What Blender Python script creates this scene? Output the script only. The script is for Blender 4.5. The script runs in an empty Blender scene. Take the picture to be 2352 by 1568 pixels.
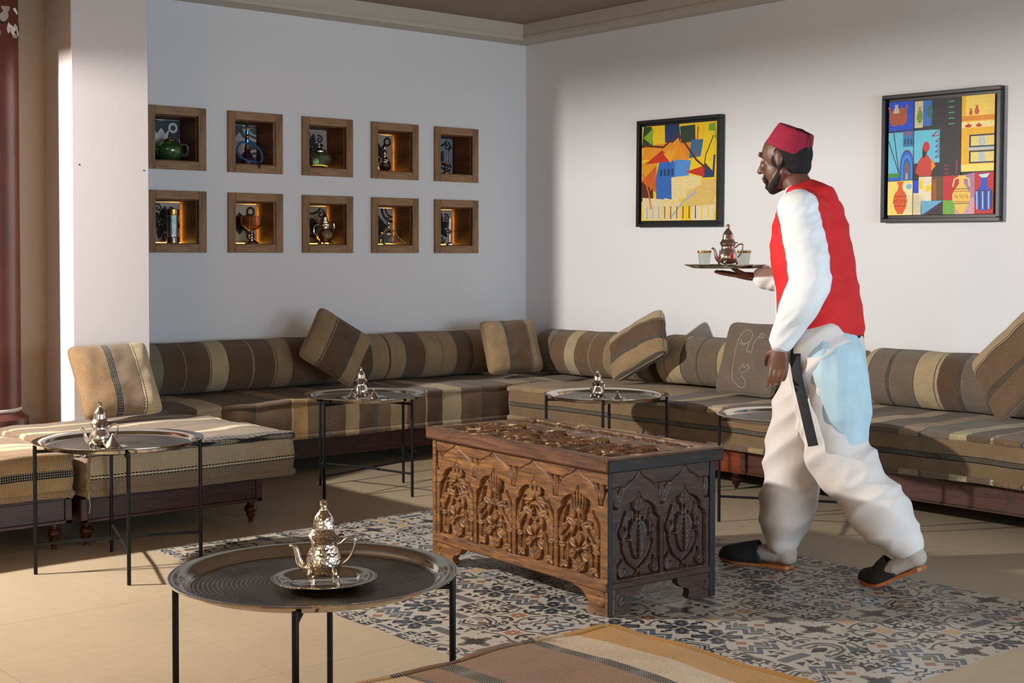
import bpy, bmesh, math, random
import numpy as np
from mathutils import Vector, Matrix, Euler, noise
from mathutils.geometry import tessellate_polygon

random.seed(7)
SC = bpy.context.scene
COL = SC.collection
PI = math.pi
R = math.radians

# ------------------------------------------------------------------ camera
FPX, CY = 3183.8, 663.6
cd = bpy.data.cameras.new('camera')
cam = bpy.data.objects.new('camera', cd)
COL.objects.link(cam)
cd.sensor_width = 36.0
cd.lens = 36.0 * FPX / 2352.0
cd.shift_y = -(784.0 - CY) / 2352.0
cd.clip_start = 0.05
cam.location = (0, 0, 1.22)
cam.rotation_euler = (R(90) - 0.0235985, 0, -0.70518276)
SC.camera = cam
cd.dof.use_dof = False

# ------------------------------------------------------------------ world, lights, exposure
SC.view_settings.view_transform = 'Standard'
SC.view_settings.look = 'None'
SC.view_settings.gamma = 1.0
SC.view_settings.exposure = 0.0
SC.view_settings.use_curve_mapping = False
wd = bpy.data.worlds.new('world')
SC.world = wd
wd.use_nodes = True
bg = wd.node_tree.nodes['Background']
bg.inputs[0].default_value = (0.86, 0.82, 0.78, 1)
bg.inputs[1].default_value = 0.62


def area(name, loc, target, size, size_y, energy, col, shape='RECTANGLE'):
    ld = bpy.data.lights.new(name, 'AREA')
    ld.shape = shape
    ld.size = size
    if shape in ('RECTANGLE', 'ELLIPSE'):
        ld.size_y = size_y
    ld.energy = energy
    ld.color = col
    o = bpy.data.objects.new(name, ld)
    COL.objects.link(o)
    o.location = loc
    d = Vector(target) - Vector(loc)
    o.rotation_euler = d.to_track_quat('-Z', 'Y').to_euler()
    return o


area('key_lamp', (0.40, 6.02, 2.15), (5.6, 4.2, 0.95), 0.16, 0.16, 300, (1.0, 0.95, 0.88), 'DISK')
area('daylight_window', (3.8, -2.6, 1.25), (4.8, 4.5, 0.7), 4.4, 1.5, 305, (0.68, 0.86, 1.0))
area('warm_lamp', (-0.9, 2.0, 1.6), (1.9, 3.2, 0.3), 1.0, 1.0, 42, (1.0, 0.56, 0.20))


# ------------------------------------------------------------------ colour + node helpers
def lin(h):
    if isinstance(h, str):
        h = h.lstrip('#')
        h = [int(h[i:i + 2], 16) / 255 for i in (0, 2, 4)]
    return tuple([(c / 12.92 if c <= 0.04045 else ((c + 0.055) / 1.055) ** 2.4) for c in h[:3]]) + (1.0,)


class NT:
    def __init__(s, name):
        s.m = bpy.data.materials.new(name)
        s.m.use_nodes = True
        s.t = s.m.node_tree
        s.n = s.t.nodes
        s.p = s.n['Principled BSDF']

    def new(s, typ, **kw):
        nd = s.n.new(typ)
        for k, v in kw.items():
            if k.startswith('i_'):
                nd.inputs[k[2:].replace('_', ' ')].default_value = v
            else:
                setattr(nd, k, v)
        return nd

    def link(s, a, b):
        s.t.links.new(a, b)

    def math(s, op, a, b=None, c=None):
        nd = s.n.new('ShaderNodeMath')
        nd.operation = op
        for i, v in enumerate((a, b, c)):
            if v is None:
                continue
            if hasattr(v, 'is_linked') or hasattr(v, 'links'):
                s.link(v, nd.inputs[i])
            else:
                nd.inputs[i].default_value = v
        return nd.outputs[0]

    def mix(s, fac, a, b, blend='MIX'):
        nd = s.n.new('ShaderNodeMix')
        nd.data_type = 'RGBA'
        nd.blend_type = blend
        for key, v in ((0, fac), (6, a), (7, b)):
            if hasattr(v, 'links'):
                s.link(v, nd.inputs[key])
            else:
                nd.inputs[key].default_value = v
        return nd.outputs[2]

    def ramp(s, fac, stops, interp='LINEAR'):
        nd = s.n.new('ShaderNodeValToRGB')
        cr = nd.color_ramp
        cr.interpolation = interp
        while len(cr.elements) > 1:
            cr.elements.remove(cr.elements[-1])
        cr.elements[0].position = stops[0][0]
        cr.elements[0].color = stops[0][1]
        for p, c in stops[1:]:
            e = cr.elements.new(p)
            e.color = c
        s.link(fac, nd.inputs[0])
        return nd.outputs[0]

    def noise(s, vec, scale, detail=3, rough=0.55, dist=0.0):
        nd = s.new('ShaderNodeTexNoise')
        nd.inputs['Scale'].default_value = scale
        nd.inputs['Detail'].default_value = detail
        nd.inputs['Roughness'].default_value = rough
        nd.inputs['Distortion'].default_value = dist
        if vec is not None:
            s.link(vec, nd.inputs['Vector'])
        return nd.outputs['Fac']

    def coord(s, kind='Object'):
        return s.new('ShaderNodeTexCoord').outputs[kind]

    def mapping(s, vec, scale=(1, 1, 1), rot=(0, 0, 0), loc=(0, 0, 0)):
        nd = s.new('ShaderNodeMapping')
        nd.inputs['Scale'].default_value = scale
        nd.inputs['Rotation'].default_value = rot
        nd.inputs['Location'].default_value = loc
        s.link(vec, nd.inputs['Vector'])
        return nd.outputs[0]

    def bump(s, h, strength, dist=0.002, normal=None):
        nd = s.new('ShaderNodeBump')
        nd.inputs['Strength'].default_value = strength
        nd.inputs['Distance'].default_value = dist
        s.link(h, nd.inputs['Height'])
        if normal is not None:
            s.link(normal, nd.inputs['Normal'])
        s.link(nd.outputs[0], s.p.inputs['Normal'])
        return nd.outputs[0]

    def base(s, c):
        if hasattr(c, 'links'):
            s.link(c, s.p.inputs['Base Color'])
        else:
            s.p.inputs['Base Color'].default_value = c

    def set(s, **kw):
        for k, v in kw.items():
            s.p.inputs[k.replace('_', ' ')].default_value = v


def m_plain(name, col, rough=0.5, metal=0.0, var=0.12, scale=20, bump=0.0, bscale=60, spec=0.5):
    t = NT(name)
    c = lin(col)
    v = t.noise(t.coord(), scale, 3)
    d = tuple(x * (1 - var) for x in c[:3]) + (1,)
    l = tuple(min(1, x * (1 + var)) for x in c[:3]) + (1,)
    t.base(t.ramp(v, [(0.3, d), (0.7, l)]))
    t.set(Roughness=rough, Metallic=metal)
    t.p.inputs['Specular IOR Level'].default_value = spec
    if bump:
        t.bump(t.noise(t.coord(), bscale, 4), bump)
    return t.m


def m_wall(name, col):
    t = NT(name)
    c = lin(col)
    n1 = t.noise(t.coord(), 0.7, 2)
    n2 = t.noise(t.coord(), 140, 3)
    t.base(t.ramp(n1, [(0.3, tuple(x * 0.97 for x in c[:3]) + (1,)), (0.7, c)]))
    t.set(Roughness=0.72)
    t.bump(n2, 0.10, 0.0015)
    return t.m


def m_wood(name, dark, mid, light, rough=0.38, scale=1.0, rot=(0, 0, 0), bump=0.25, wear=None, axis=0):
    t = NT(name)
    sc = [14 * scale] * 3
    sc[axis] = 1.6 * scale
    v = t.mapping(t.coord(), sc, rot)
    g = t.noise(v, 3.2, 6, 0.62, 1.2)
    f = t.noise(t.mapping(t.coord(), [x * 5 for x in sc], rot), 6, 3, 0.6)
    col = t.ramp(g, [(0.28, lin(dark)), (0.5, lin(mid)), (0.74, lin(light))])
    col = t.mix(0.35, col, t.ramp(f, [(0.35, (0.45, 0.45, 0.45, 1)), (0.65, (1, 1, 1, 1))]), 'MULTIPLY')
    if wear:
        w = t.noise(t.mapping(t.coord(), (9, 9, 30)), 1.5, 5, 0.7)
        msk = t.ramp(w, [(wear[1], (0, 0, 0, 1)), (wear[1] + 0.02, (1, 1, 1, 1))])
        col = t.mix(msk, col, lin(wear[0]))
    t.base(col)
    t.set(Roughness=rough)
    t.p.inputs['Specular IOR Level'].default_value = 0.35
    t.bump(g, bump, 0.0015)
    return t.m


BLK, CRM = '#121214', '#b9a88a'


def m_kilim(name, bands, u0, u1, cell=0.0055, weave=1.0, sat=1.0, ribs=230):
    """bands: (start, colour, kind) along UV.x in metres; kind p plain, b braided, l twisted line, s stitched."""
    t = NT(name)
    uv = t.coord('UV')
    sep = t.new('ShaderNodeSeparateXYZ')
    # slight waviness of the woven edges
    nz = t.noise(t.mapping(uv, (3, 3, 3)), 6, 2)
    t.link(uv, sep.inputs[0])
    U, V = sep.outputs[0], sep.outputs[1]
    Uw = t.math('ADD', U, t.math('MULTIPLY', t.math('SUBTRACT', nz, 0.5), 0.006))
    fac = t.math('DIVIDE', t.math('SUBTRACT', Uw, u0), (u1 - u0))
    pos = lambda p: max(0.0, min(1.0, (p - u0) / (u1 - u0)))
    st, mk = [], []
    for s, c, k in bands:
        st.append((pos(s), lin(c)))
        mk.append((pos(s), {'p': (0, 0, 0, 1), 'b': (1, 0, 0, 1), 'l': (0, 1, 0, 1), 's': (0, 0, 1, 1)}[k]))
    base = t.ramp(fac, st, 'CONSTANT')
    mask = t.new('ShaderNodeSeparateColor')
    t.link(t.ramp(fac, mk, 'CONSTANT'), mask.inputs[0])
    # heathered wool
    h1 = t.noise(t.mapping(uv, (420, 160, 1)), 1.0, 2)
    h2 = t.noise(t.mapping(uv, (9, 9, 1)), 1.0, 4)
    h3 = t.noise(t.mapping(uv, (60, 600, 1)), 1.0, 1)
    base = t.mix(0.42, base, t.ramp(h1, [(0.32, (0.30, 0.28, 0.26, 1)), (0.68, (1.25, 1.22, 1.18, 1))]), 'MULTIPLY')
    base = t.mix(0.45, base, t.ramp(h2, [(0.3, (0.66, 0.62, 0.58, 1)), (0.7, (1.15, 1.12, 1.1, 1))]), 'MULTIPLY')
    base = t.mix(0.25, base, t.ramp(h3, [(0.35, (0.45, 0.43, 0.40, 1)), (0.65, (1.2, 1.2, 1.2, 1))]), 'MULTIPLY')
    ribc = t.math('MULTIPLY_ADD', t.math('SINE', t.math('MULTIPLY', V, 2 * PI * ribs)), 0.10, 0.95)
    cmb = t.new('ShaderNodeCombineColor')
    for q in range(3):
        t.link(ribc, cmb.inputs[q])
    base = t.mix(1.0, base, cmb.outputs[0], 'MULTIPLY')
    # braid: black with cream dots
    a = t.math('SINE', t.math('MULTIPLY', t.math('ADD', U, V), PI / cell))
    b = t.math('SINE', t.math('MULTIPLY', t.math('SUBTRACT', U, V), PI / cell))
    ck = t.math('GREATER_THAN', t.math('MULTIPLY', a, b), 0.55)
    braid = t.mix(ck, lin(BLK), lin(CRM))
    ln = t.math('GREATER_THAN', t.math('SINE', t.math('MULTIPLY', t.math('ADD', t.math('MULTIPLY', U, 1.2), V), 2 * PI / (cell * 1.6))), 0.88)
    line = t.mix(ln, lin(BLK), lin(CRM))
    sn = t.math('GREATER_THAN', t.math('SINE', t.math('MULTIPLY', V, 2 * PI / (cell * 1.5))), -0.1)
    stitch = t.mix(sn, base, lin('#a8987c'))
    c = t.mix(mask.outputs[0], base, braid)
    c = t.mix(mask.outputs[1], c, line)
    c = t.mix(mask.outputs[2], c, stitch)
    t.base(c)
    t.set(Roughness=0.95)
    t.p.inputs['Specular IOR Level'].default_value = 0.12
    t.p.inputs['Sheen Weight'].default_value = 0.15
    t.p.inputs['Sheen Roughness'].default_value = 0.6
    rib = t.math('SINE', t.math('MULTIPLY', V, 2 * PI * ribs))
    hh = t.math('ADD', t.math('MULTIPLY', rib, 0.7), t.math('MULTIPLY', h1, 1.8))
    hh = t.math('ADD', hh, t.math('MULTIPLY', t.math('MULTIPLY', a, b), t.math('MULTIPLY', mask.outputs[0], 1.2)))
    t.bump(hh, 0.55 * weave, 0.0016)
    return t.m


def m_col(name, rough=0.5, noise_amt=0.15, scale=60, bump=0.05, spec=0.4, streak=False):
    """colour comes from the 'Col' attribute painted on the polygons (flat print / inlay)."""
    t = NT(name)
    a = t.new('ShaderNodeAttribute', attribute_name='Col')
    n = t.noise(t.mapping(t.coord(), (scale, scale * (4 if streak else 1), scale)), 1.0, 4, 0.7)
    c = t.mix(noise_amt, a.outputs['Color'], t.ramp(n, [(0.35, (0.3, 0.3, 0.3, 1)), (0.62, (1.25, 1.25, 1.25, 1))]), 'MULTIPLY')
    t.base(c)
    t.set(Roughness=rough)
    t.p.inputs['Specular IOR Level'].default_value = spec
    if bump:
        t.bump(n, bump, 0.001)
    return t.m


def m_metal(name, col, rough=0.2, hammer=0.0, hscale=120, tarn=0.35, dark='#4a4038'):
    t = NT(name)
    n = t.noise(t.coord(), 14, 4, 0.6)
    t.base(t.mix(t.math('MULTIPLY', t.ramp(n, [(0.42, (0, 0, 0, 1)), (0.75, (1, 1, 1, 1))]), tarn), lin(col), lin(dark)))
    t.set(Metallic=1.0)
    r = t.ramp(t.noise(t.coord(), 30, 3), [(0.3, (rough * 0.7,) * 3 + (1,)), (0.7, (min(1, rough * 1.5),) * 3 + (1,))])
    t.link(r, t.p.inputs['Roughness'])
    if hammer:
        v = t.new('ShaderNodeTexVoronoi')
        v.inputs['Scale'].default_value = hscale
        t.link(t.coord(), v.inputs['Vector'])
        t.bump(v.outputs['Distance'], hammer, 0.003)
    return t.m


def m_glass(name, col, rough=0.03, ior=1.45):
    t = NT(name)
    t.base(lin(col))
    t.set(Roughness=rough, IOR=ior)
    t.p.inputs['Transmission Weight'].default_value = 0.95
    return t.m


def m_emit(name, col, s):
    t = NT(name)
    t.base((0, 0, 0, 1))
    t.p.inputs['Emission Color'].default_value = lin(col)
    t.p.inputs['Emission Strength'].default_value = s
    return t.m


# ------------------------------------------------------------------ mesh builder
class Geo:
    def __init__(s):
        s.v, s.f, s.mi, s.uv, s.fc = [], [], [], [], []

    def add(s, vs, fs, mi=0, uv=None, col=None):
        o = len(s.v)
        s.v += [tuple(p) for p in vs]
        for i, f in enumerate(fs):
            s.f.append([k + o for k in f])
            s.mi.append(mi)
            s.fc.append(col)
            s.uv.append([uv[k] for k in f] if uv is not None else None)

    def box(s, x0, x1, y0, y1, z0, z1, b=0.0, mi=0, col=None, M=None):
        if b <= 0:
            vs = [(x, y, z) for x in (x0, x1) for y in (y0, y1) for z in (z0, z1)]
            fs = [(0, 1, 3, 2), (4, 6, 7, 5), (0, 4, 5, 1), (2, 3, 7, 6), (0, 2, 6, 4), (1, 5, 7, 3)]
        else:
            lo, hi = (x0, y0, z0), (x1, y1, z1)
            vs, idx = [], {}
            for c in [(i, j, k) for i in (0, 1) for j in (0, 1) for k in (0, 1)]:
                for a in range(3):
                    p = []
                    for q in range(3):
                        e = (lo, hi)[c[q]][q]
                        if q != a:
                            e += b if c[q] == 0 else -b
                        p.append(e)
                    idx[(c, a)] = len(vs)
                    vs.append(tuple(p))
            fs = []
            for a in range(3):
                p, q = [k for k in range(3) if k != a]
                for sg in (0, 1):
                    ring = []
                    for (i, j) in ((0, 0), (1, 0), (1, 1), (0, 1)):
                        c = [0, 0, 0]
                        c[a], c[p], c[q] = sg, i, j
                        ring.append(idx[(tuple(c), a)])
                    fs.append(ring)
            for a in range(3):
                for bb in range(a + 1, 3):
                    e = [k for k in range(3) if k not in (a, bb)][0]
                    for sa in (0, 1):
                        for sb in (0, 1):
                            c1, c2 = [0, 0, 0], [0, 0, 0]
                            c1[a], c1[bb], c1[e] = sa, sb, 0
                            c2[a], c2[bb], c2[e] = sa, sb, 1
                            c1, c2 = tuple(c1), tuple(c2)
                            fs.append([idx[(c1, a)], idx[(c2, a)], idx[(c2, bb)], idx[(c1, bb)]])
            for c in [(i, j, k) for i in (0, 1) for j in (0, 1) for k in (0, 1)]:
                fs.append([idx[(c, 0)], idx[(c, 1)], idx[(c, 2)]])
        if M is not None:
            vs = [tuple(M @ Vector(p)) for p in vs]
        s.add(vs, fs, mi, None, col)
        return s

    def lathe(s, prof, c=(0, 0, 0), seg=32, mi=0, sx=1, sy=1, M=None, flute=0, fa=0.0, col=None):
        vs, fs = [], []
        n = len(prof)
        for i, (r, z) in enumerate(prof):
            for k in range(seg):
                a = 2 * PI * k / seg
                rr = r * (1 + (fa * math.cos(flute * a) if flute else 0))
                vs.append((c[0] + rr * math.cos(a) * sx, c[1] + rr * math.sin(a) * sy, c[2] + z))
        for i in range(n - 1):
            for k in range(seg):
                k2 = (k + 1) % seg
                fs.append((i * seg + k, i * seg + k2, (i + 1) * seg + k2, (i + 1) * seg + k))
        if prof[0][0] > 1e-6:
            fs.append(tuple(range(seg))[::-1])
        if prof[-1][0] > 1e-6:
            fs.append(tuple((n - 1) * seg + k for k in range(seg)))
        if M is not None:
            vs = [tuple(M @ Vector(p)) for p in vs]
        s.add(vs, fs, mi, None, col)
        return s

    def tube(s, pts, r, seg=10, mi=0, uvf=None, closed=False, flat=1.0, caps=True, col=None, up=None):
        P = [Vector(p) for p in pts]
        n = len(P)
        rs = r if isinstance(r, (list, tuple)) else [r] * n
        vs, fs = [], []
        prev = None
        for i in range(n):
            if closed:
                t = P[(i + 1) % n] - P[i - 1]
            else:
                t = P[min(i + 1, n - 1)] - P[max(i - 1, 0)]
            t.normalize()
            if prev is None:
                a = Vector(up) if up else (Vector((0, 0, 1)) if abs(t.z) < 0.9 else Vector((1, 0, 0)))
                nrm = (a - t * a.dot(t)).normalized()
            else:
                nrm = prev - t * prev.dot(t)
                nrm = nrm.normalized() if nrm.length > 1e-6 else t.orthogonal().normalized()
            prev = nrm
            bi = t.cross(nrm)
            rr = rs[i]
            ra, rb = (rr if isinstance(rr, tuple) else (rr, rr * flat))
            for k in range(seg):
                a = 2 * PI * k / seg
                vs.append(P[i] + nrm * (ra * math.cos(a)) + bi * (rb * math.sin(a)))
        m = n if closed else n - 1
        for i in range(m):
            j = (i + 1) % n
            for k in range(seg):
                k2 = (k + 1) % seg
                fs.append((i * seg + k, i * seg + k2, j * seg + k2, j * seg + k))
        if not closed and caps:
            fs.append(tuple(range(seg))[::-1])
            fs.append(tuple((n - 1) * seg + k for k in range(seg)))
        uv = [uvf(p) for p in vs] if uvf else None
        s.add(vs, fs, mi, uv, col)
        return s

    def capsule(s, pts, rads, seg=14, sub=3, up=None):
        """closed loft with rounded ends; rads may be (ra, rb)"""
        P = [Vector(p) for p in pts]
        rr = [(r if isinstance(r, tuple) else (r, r)) for r in rads]
        QP, QR = [], []
        t0 = (P[0] - P[1]).normalized()
        t1 = (P[-1] - P[-2]).normalized()
        for k in range(sub, 0, -1):
            a = k / sub * PI / 2 * 0.97
            QP.append(P[0] + t0 * (min(rr[0]) * math.sin(a)))
            QR.append((rr[0][0] * math.cos(a), rr[0][1] * math.cos(a)))
        QP += P
        QR += rr
        for k in range(1, sub + 1):
            a = k / sub * PI / 2 * 0.97
            QP.append(P[-1] + t1 * (min(rr[-1]) * math.sin(a)))
            QR.append((rr[-1][0] * math.cos(a), rr[-1][1] * math.cos(a)))
        s.tube(QP, QR, seg=seg, up=up)
        return s

    def ball(s, c, r, M=None, seg=16, rings=10, mi=0, col=None):
        r = r if isinstance(r, (tuple, list)) else (r, r, r)
        vs = [(0, 0, 1)]
        for i in range(1, rings):
            a = PI * i / rings
            for k in range(seg):
                b = 2 * PI * k / seg
                vs.append((math.sin(a) * math.cos(b), math.sin(a) * math.sin(b), math.cos(a)))
        vs.append((0, 0, -1))
        fs = [(0, 1 + k, 1 + (k + 1) % seg) for k in range(seg)]
        for i in range(rings - 2):
            for k in range(seg):
                k2 = (k + 1) % seg
                fs.append((1 + i * seg + k, 1 + (i + 1) * seg + k, 1 + (i + 1) * seg + k2, 1 + i * seg + k2))
        L = len(vs) - 1
        fs += [(L, 1 + (rings - 2) * seg + (k + 1) % seg, 1 + (rings - 2) * seg + k) for k in range(seg)]
        out = []
        for p in vs:
            q = Vector((p[0] * r[0], p[1] * r[1], p[2] * r[2]))
            if M is not None:
                q = M @ q
            out.append(tuple(q + Vector(c)))
        s.add(out, fs, mi, None, col)
        return s

    def poly(s, pts, col=None, mi=0):
        P = [Vector(p) for p in pts]
        if len(P) > 4:
            tris = tessellate_polygon([P])
            s.add(P, [tuple(t) for t in tris], mi, None, col)
        else:
            s.add(P, [tuple(range(len(P)))], mi, None, col)
        return s

    def mesh(s, name, mats, smooth=35, recalc=True):
        me = bpy.data.meshes.new(name)
        me.from_pydata(s.v, [], s.f)
        for m in (mats if isinstance(mats, (list, tuple)) else [mats]):
            me.materials.append(m)
        if any(s.mi):
            me.polygons.foreach_set('material_index', s.mi)
        if any(u is not None for u in s.uv):
            ul = me.uv_layers.new(name='UVMap')
            flat = []
            for f, u in zip(s.f, s.uv):
                for k in range(len(f)):
                    flat += list(u[k]) if u is not None else [0, 0]
            ul.data.foreach_set('uv', flat)
        if any(c is not None for c in s.fc):
            ca = me.color_attributes.new('Col', 'FLOAT_COLOR', 'CORNER')
            flat = []
            for f, c in zip(s.f, s.fc):
                c = c or (0.5, 0.5, 0.5, 1)
                if isinstance(c, str):
                    c = lin(c)
                flat += list(c) * len(f)
            ca.data.foreach_set('color', flat)
        me.validate()
        if recalc:
            bm = bmesh.new()
            bm.from_mesh(me)
            bmesh.ops.recalc_face_normals(bm, faces=bm.faces)
            bm.to_mesh(me)
            bm.free()
        if smooth:
            me.shade_smooth()
            me.set_sharp_from_angle(angle=R(smooth))
        return me

    def obj(s, name, mats, parent=None, smooth=35, recalc=True, **kw):
        return link(name, s.mesh(name, mats, smooth, recalc), parent, **kw)


def link(name, me, parent=None, loc=None, rotz=None, **kw):
    o = bpy.data.objects.new(name, me)
    COL.objects.link(o)
    if parent is not None:
        o.parent = parent
    if loc is not None:
        o.location = loc
    if rotz is not None:
        o.rotation_euler = (0, 0, rotz)
    for k, v in kw.items():
        o[k] = v
    return o


def tag(o, label, cat, group=None):
    o['label'] = label
    o['category'] = cat
    if group:
        o['group'] = group
    return o


def thing(name, label, cat, loc=(0, 0, 0), rotz=0, group=None):
    o = bpy.data.objects.new(name, None)
    o.empty_display_size = 0.1
    COL.objects.link(o)
    o.location = loc
    o.rotation_euler = (0, 0, rotz)
    return tag(o, label, cat, group)


def smooth_path(P, n=6):
    """Catmull-Rom through points"""
    P = [Vector(p) for p in P]
    out = []
    for i in range(len(P) - 1):
        p0, p1, p2, p3 = P[max(i - 1, 0)], P[i], P[i + 1], P[min(i + 2, len(P) - 1)]
        for k in range(n):
            t = k / n
            out.append(0.5 * ((2 * p1) + (p2 - p0) * t + (2 * p0 - 5 * p1 + 4 * p2 - p3) * t * t + (3 * p1 - p0 - 3 * p2 + p3) * t ** 3))
    out.append(P[-1])
    return out


def lerp_path(vals, n=6):
    out = []
    for i in range(len(vals) - 1):
        for k in range(n):
            t = k / n
            t = t * t * (3 - 2 * t)
            a, b = vals[i], vals[i + 1]
            if isinstance(a, tuple):
                out.append(tuple(x + (y - x) * t for x, y in zip(a, b)))
            else:
                out.append(a + (b - a) * t)
    out.append(vals[-1])
    return out


# ------------------------------------------------------------------ shared materials
W_WALL = m_wall('white_wall_paint', '#d9d9dc')
W_PIL = m_wall('pillar_paint', '#c8c0c0')
W_COR = m_wall('cornice_paint', '#bdb3a6')
CEIL = m_wall('ceiling_paint', '#8d7a69')
IRON = m_plain('black_powder_coat', '#0c0c0e', 0.5, 0.0, 0.1, 40, 0.05, 200, spec=.25)
DKWOOD = m_wood('dark_red_wood', '#190b07', '#371a10', '#4e2818', 0.38, 1.0, wear=('#8a5a34', 0.69))
DKWOODY = m_wood('dark_red_wood_lengthwise', '#221009', '#43241a', '#5a3122', 0.40, 1.0, wear=('#8a5a34', 0.74), axis=1)
LEGWOOD = m_plain('turned_leg_varnish', '#34140b', 0.28, 0, 0.5, 30)
OAK = m_wood('oak_frame_wood', '#6f5238', '#94704e', '#ab8660', 0.5, 0.8, axis=0, bump=0.12)
OAKV = m_wood('oak_frame_wood_upright', '#6a4e35', '#8c6a49', '#a27e5a', 0.5, 0.8, axis=2, bump=0.12)
LINING = m_wood('niche_lining_wood', '#4a2a14', '#6c4020', '#83522c', 0.5, 0.8, axis=1, bump=0.1)
SILVER = m_metal('polished_silver', '#d8d2c8', 0.14, 0.0, tarn=0.3)
HAMMER = m_metal('hammered_silver', '#d9cfbf', 0.13, 0.42, 150, 0.3, '#57483a')
TRAYRIM = m_metal('tray_rim_metal', '#cbc4b8', 0.10, 0.0, tarn=0.2, dark='#6a6056')
BRASS = m_metal('aged_brass', '#b08a4e', 0.25, 0.0, tarn=0.4, dark='#43301a')


# ================================================================== THE ROOM
WX, WY, CZ = 6.45, 7.425, 2.815          # right wall plane, niche wall plane, ceiling
NX = [(3.565, 3.940), (4.083, 4.460), (4.600, 4.976), (5.120, 5.497), (5.631, 6.006)]
NZ = [(1.242, 1.602), (1.724, 2.090)]
BW, ND = 0.050, 0.215                      # niche board width, niche depth

g = Geo()
zs = [-0.02] + [z for a, b in NZ for z in (a + BW, b - BW)] + [CZ + 0.05]
prev = -0.02
for zi, (a, b) in enumerate(NZ):
    g.box(2.7, WX + 0.35, WY, WY + 0.3, prev, a + BW)
    x = 2.7
    for (x0, x1) in NX:
        g.box(x, x0 + BW, WY, WY + 0.3, a + BW, b - BW)
        g.box(x0 + BW, x1 - BW, WY + ND + 0.012, WY + 0.3, a + BW, b - BW)
        x = x1 - BW
    g.box(x, WX + 0.35, WY, WY + 0.3, a + BW, b - BW)
    prev = b - BW
g.box(2.7, WX + 0.35, WY, WY + 0.3, prev, CZ + 0.05)
g.obj('wall_back', W_WALL, smooth=0, kind='structure')
Geo().box(WX, WX + 0.3, -3.5, WY, -0.02, CZ + 0.05).obj('wall_right', W_WALL, smooth=0, kind='structure')
Geo().box(-3.0, 2.74, 6.83, 7.05, -0.02, CZ + 0.05).obj('wall_left', m_wall('brown_wall_paint', '#a68c70'), smooth=0, kind='structure')
Geo().box(-3.0, WX + 0.3, -3.5, WY + 0.3, CZ, CZ + 0.12).obj('ceiling', CEIL, smooth=0, kind='structure')
p = Geo().box(2.735, 3.135, 6.50, WY, -0.02, CZ + 0.02, 0.004)
po = p.obj('wall_pillar', W_PIL, smooth=0, kind='structure')
HOLE = m_plain('screw_hole', '#2a2622', .9)
for hx_, hz_ in ((2.772, 1.665), (3.108, 1.650)):
    Geo().lathe([(.0038, -.002), (.0040, .0006), (.002, .0008), (0, .0004)], (0, 0, 0), 10, M=Matrix.Translation((hx_, 6.4995, hz_)) @ Euler((PI / 2, 0, 0)).to_matrix().to_4x4()).obj('screw_hole', HOLE, po)
# boxed cornice with a small moulding
g = Geo()
g.box(3.135, WX, WY - 0.18, WY, 2.705, CZ + 0.01)
g.box(3.135, WX - 0.172, WY - 0.188, WY - 0.17, 2.722, 2.730)
g.obj('trim_1', W_COR, smooth=0, kind='structure')
g = Geo()
g.box(WX - 0.18, WX, -3.5, WY - 0.18, 2.705, CZ + 0.01)
g.box(WX - 0.188, WX - 0.17, -3.5, WY - 0.18, 2.722, 2.730)
g.obj('trim_2', W_COR, smooth=0, kind='structure')

Geo().box(1.28, 1.48, 2.0, 6.83, 2.15, CZ).obj('added_shade_beam', W_PIL, smooth=0, kind='structure')  # added unseen beam, cuts the key light off the upper walls
# added unseen beams behind and left of the camera that shade the upper walls
Geo().box(-3.0, WX, -0.75, -0.55, 1.85, CZ).obj('shade_beam_front', W_PIL, smooth=0, kind='structure')
Geo().box(-1.45, -1.25, -0.55, 6.83, 2.15, CZ).obj('shade_beam_side', W_PIL, smooth=0, kind='structure')

# ------------------------------------------------------------------ floor
RX0, RX1, RY0, RY1 = 2.585, 4.540, 2.250, 5.320     # patterned inlay
GROUT = m_plain('floor_grout', '#8d7f68', 0.8, 0, 0.1)
fl = Geo().box(-3.0, WX + 0.3, -3.5, WY + 0.3, -0.06, -0.0035).obj('floor', GROUT, smooth=0, kind='structure')


def m_floor():
    t = NT('beige_floor_tile')
    v = t.coord()
    info = t.new('ShaderNodeObjectInfo')
    a = t.noise(t.mapping(v, (1.2, 1.2, 1.2)), 1.6, 4)
    b = t.noise(t.mapping(v, (4, 22, 4)), 3, 5, 0.7)
    c = t.ramp(a, [(0.3, lin('#95846c')), (0.7, lin('#a49178'))])
    c = t.mix(0.35, c, t.ramp(b, [(0.3, lin('#958770')), (0.7, lin('#b7a68c'))]))
    sp = t.ramp(t.noise(v, 130, 3, 0.8), [(0.68, (1, 1, 1, 1)), (0.74, (0.75, 0.7, 0.65, 1))])
    c = t.mix(0.5, c, sp, 'MULTIPLY')
    c = t.mix(t.math('MULTIPLY', info.outputs['Random'], 0.12), c, lin('#8e8172'))
    t.base(c)
    t.set(Roughness=0.42)
    t.p.inputs['Specular IOR Level'].default_value = 0.35
    t.bump(b, 0.04, 0.001)
    return t.m


FT = m_floor()


def minus(r, c):
    x0, x1, y0, y1 = r
    a0, a1, b0, b1 = c
    if x1 <= a0 or x0 >= a1 or y1 <= b0 or y0 >= b1:
        return [r]
    out = []
    if x0 < a0:
        out.append((x0, a0, y0, y1))
    if x1 > a1:
        out.append((a1, x1, y0, y1))
    xa, xb = max(x0, a0), min(x1, a1)
    if y0 < b0:
        out.append((xa, xb, y0, b0))
    if y1 > b1:
        out.append((xa, xb, b1, y1))
    return [q for q in out if q[1] - q[0] > 0.01 and q[3] - q[2] > 0.01]


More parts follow.
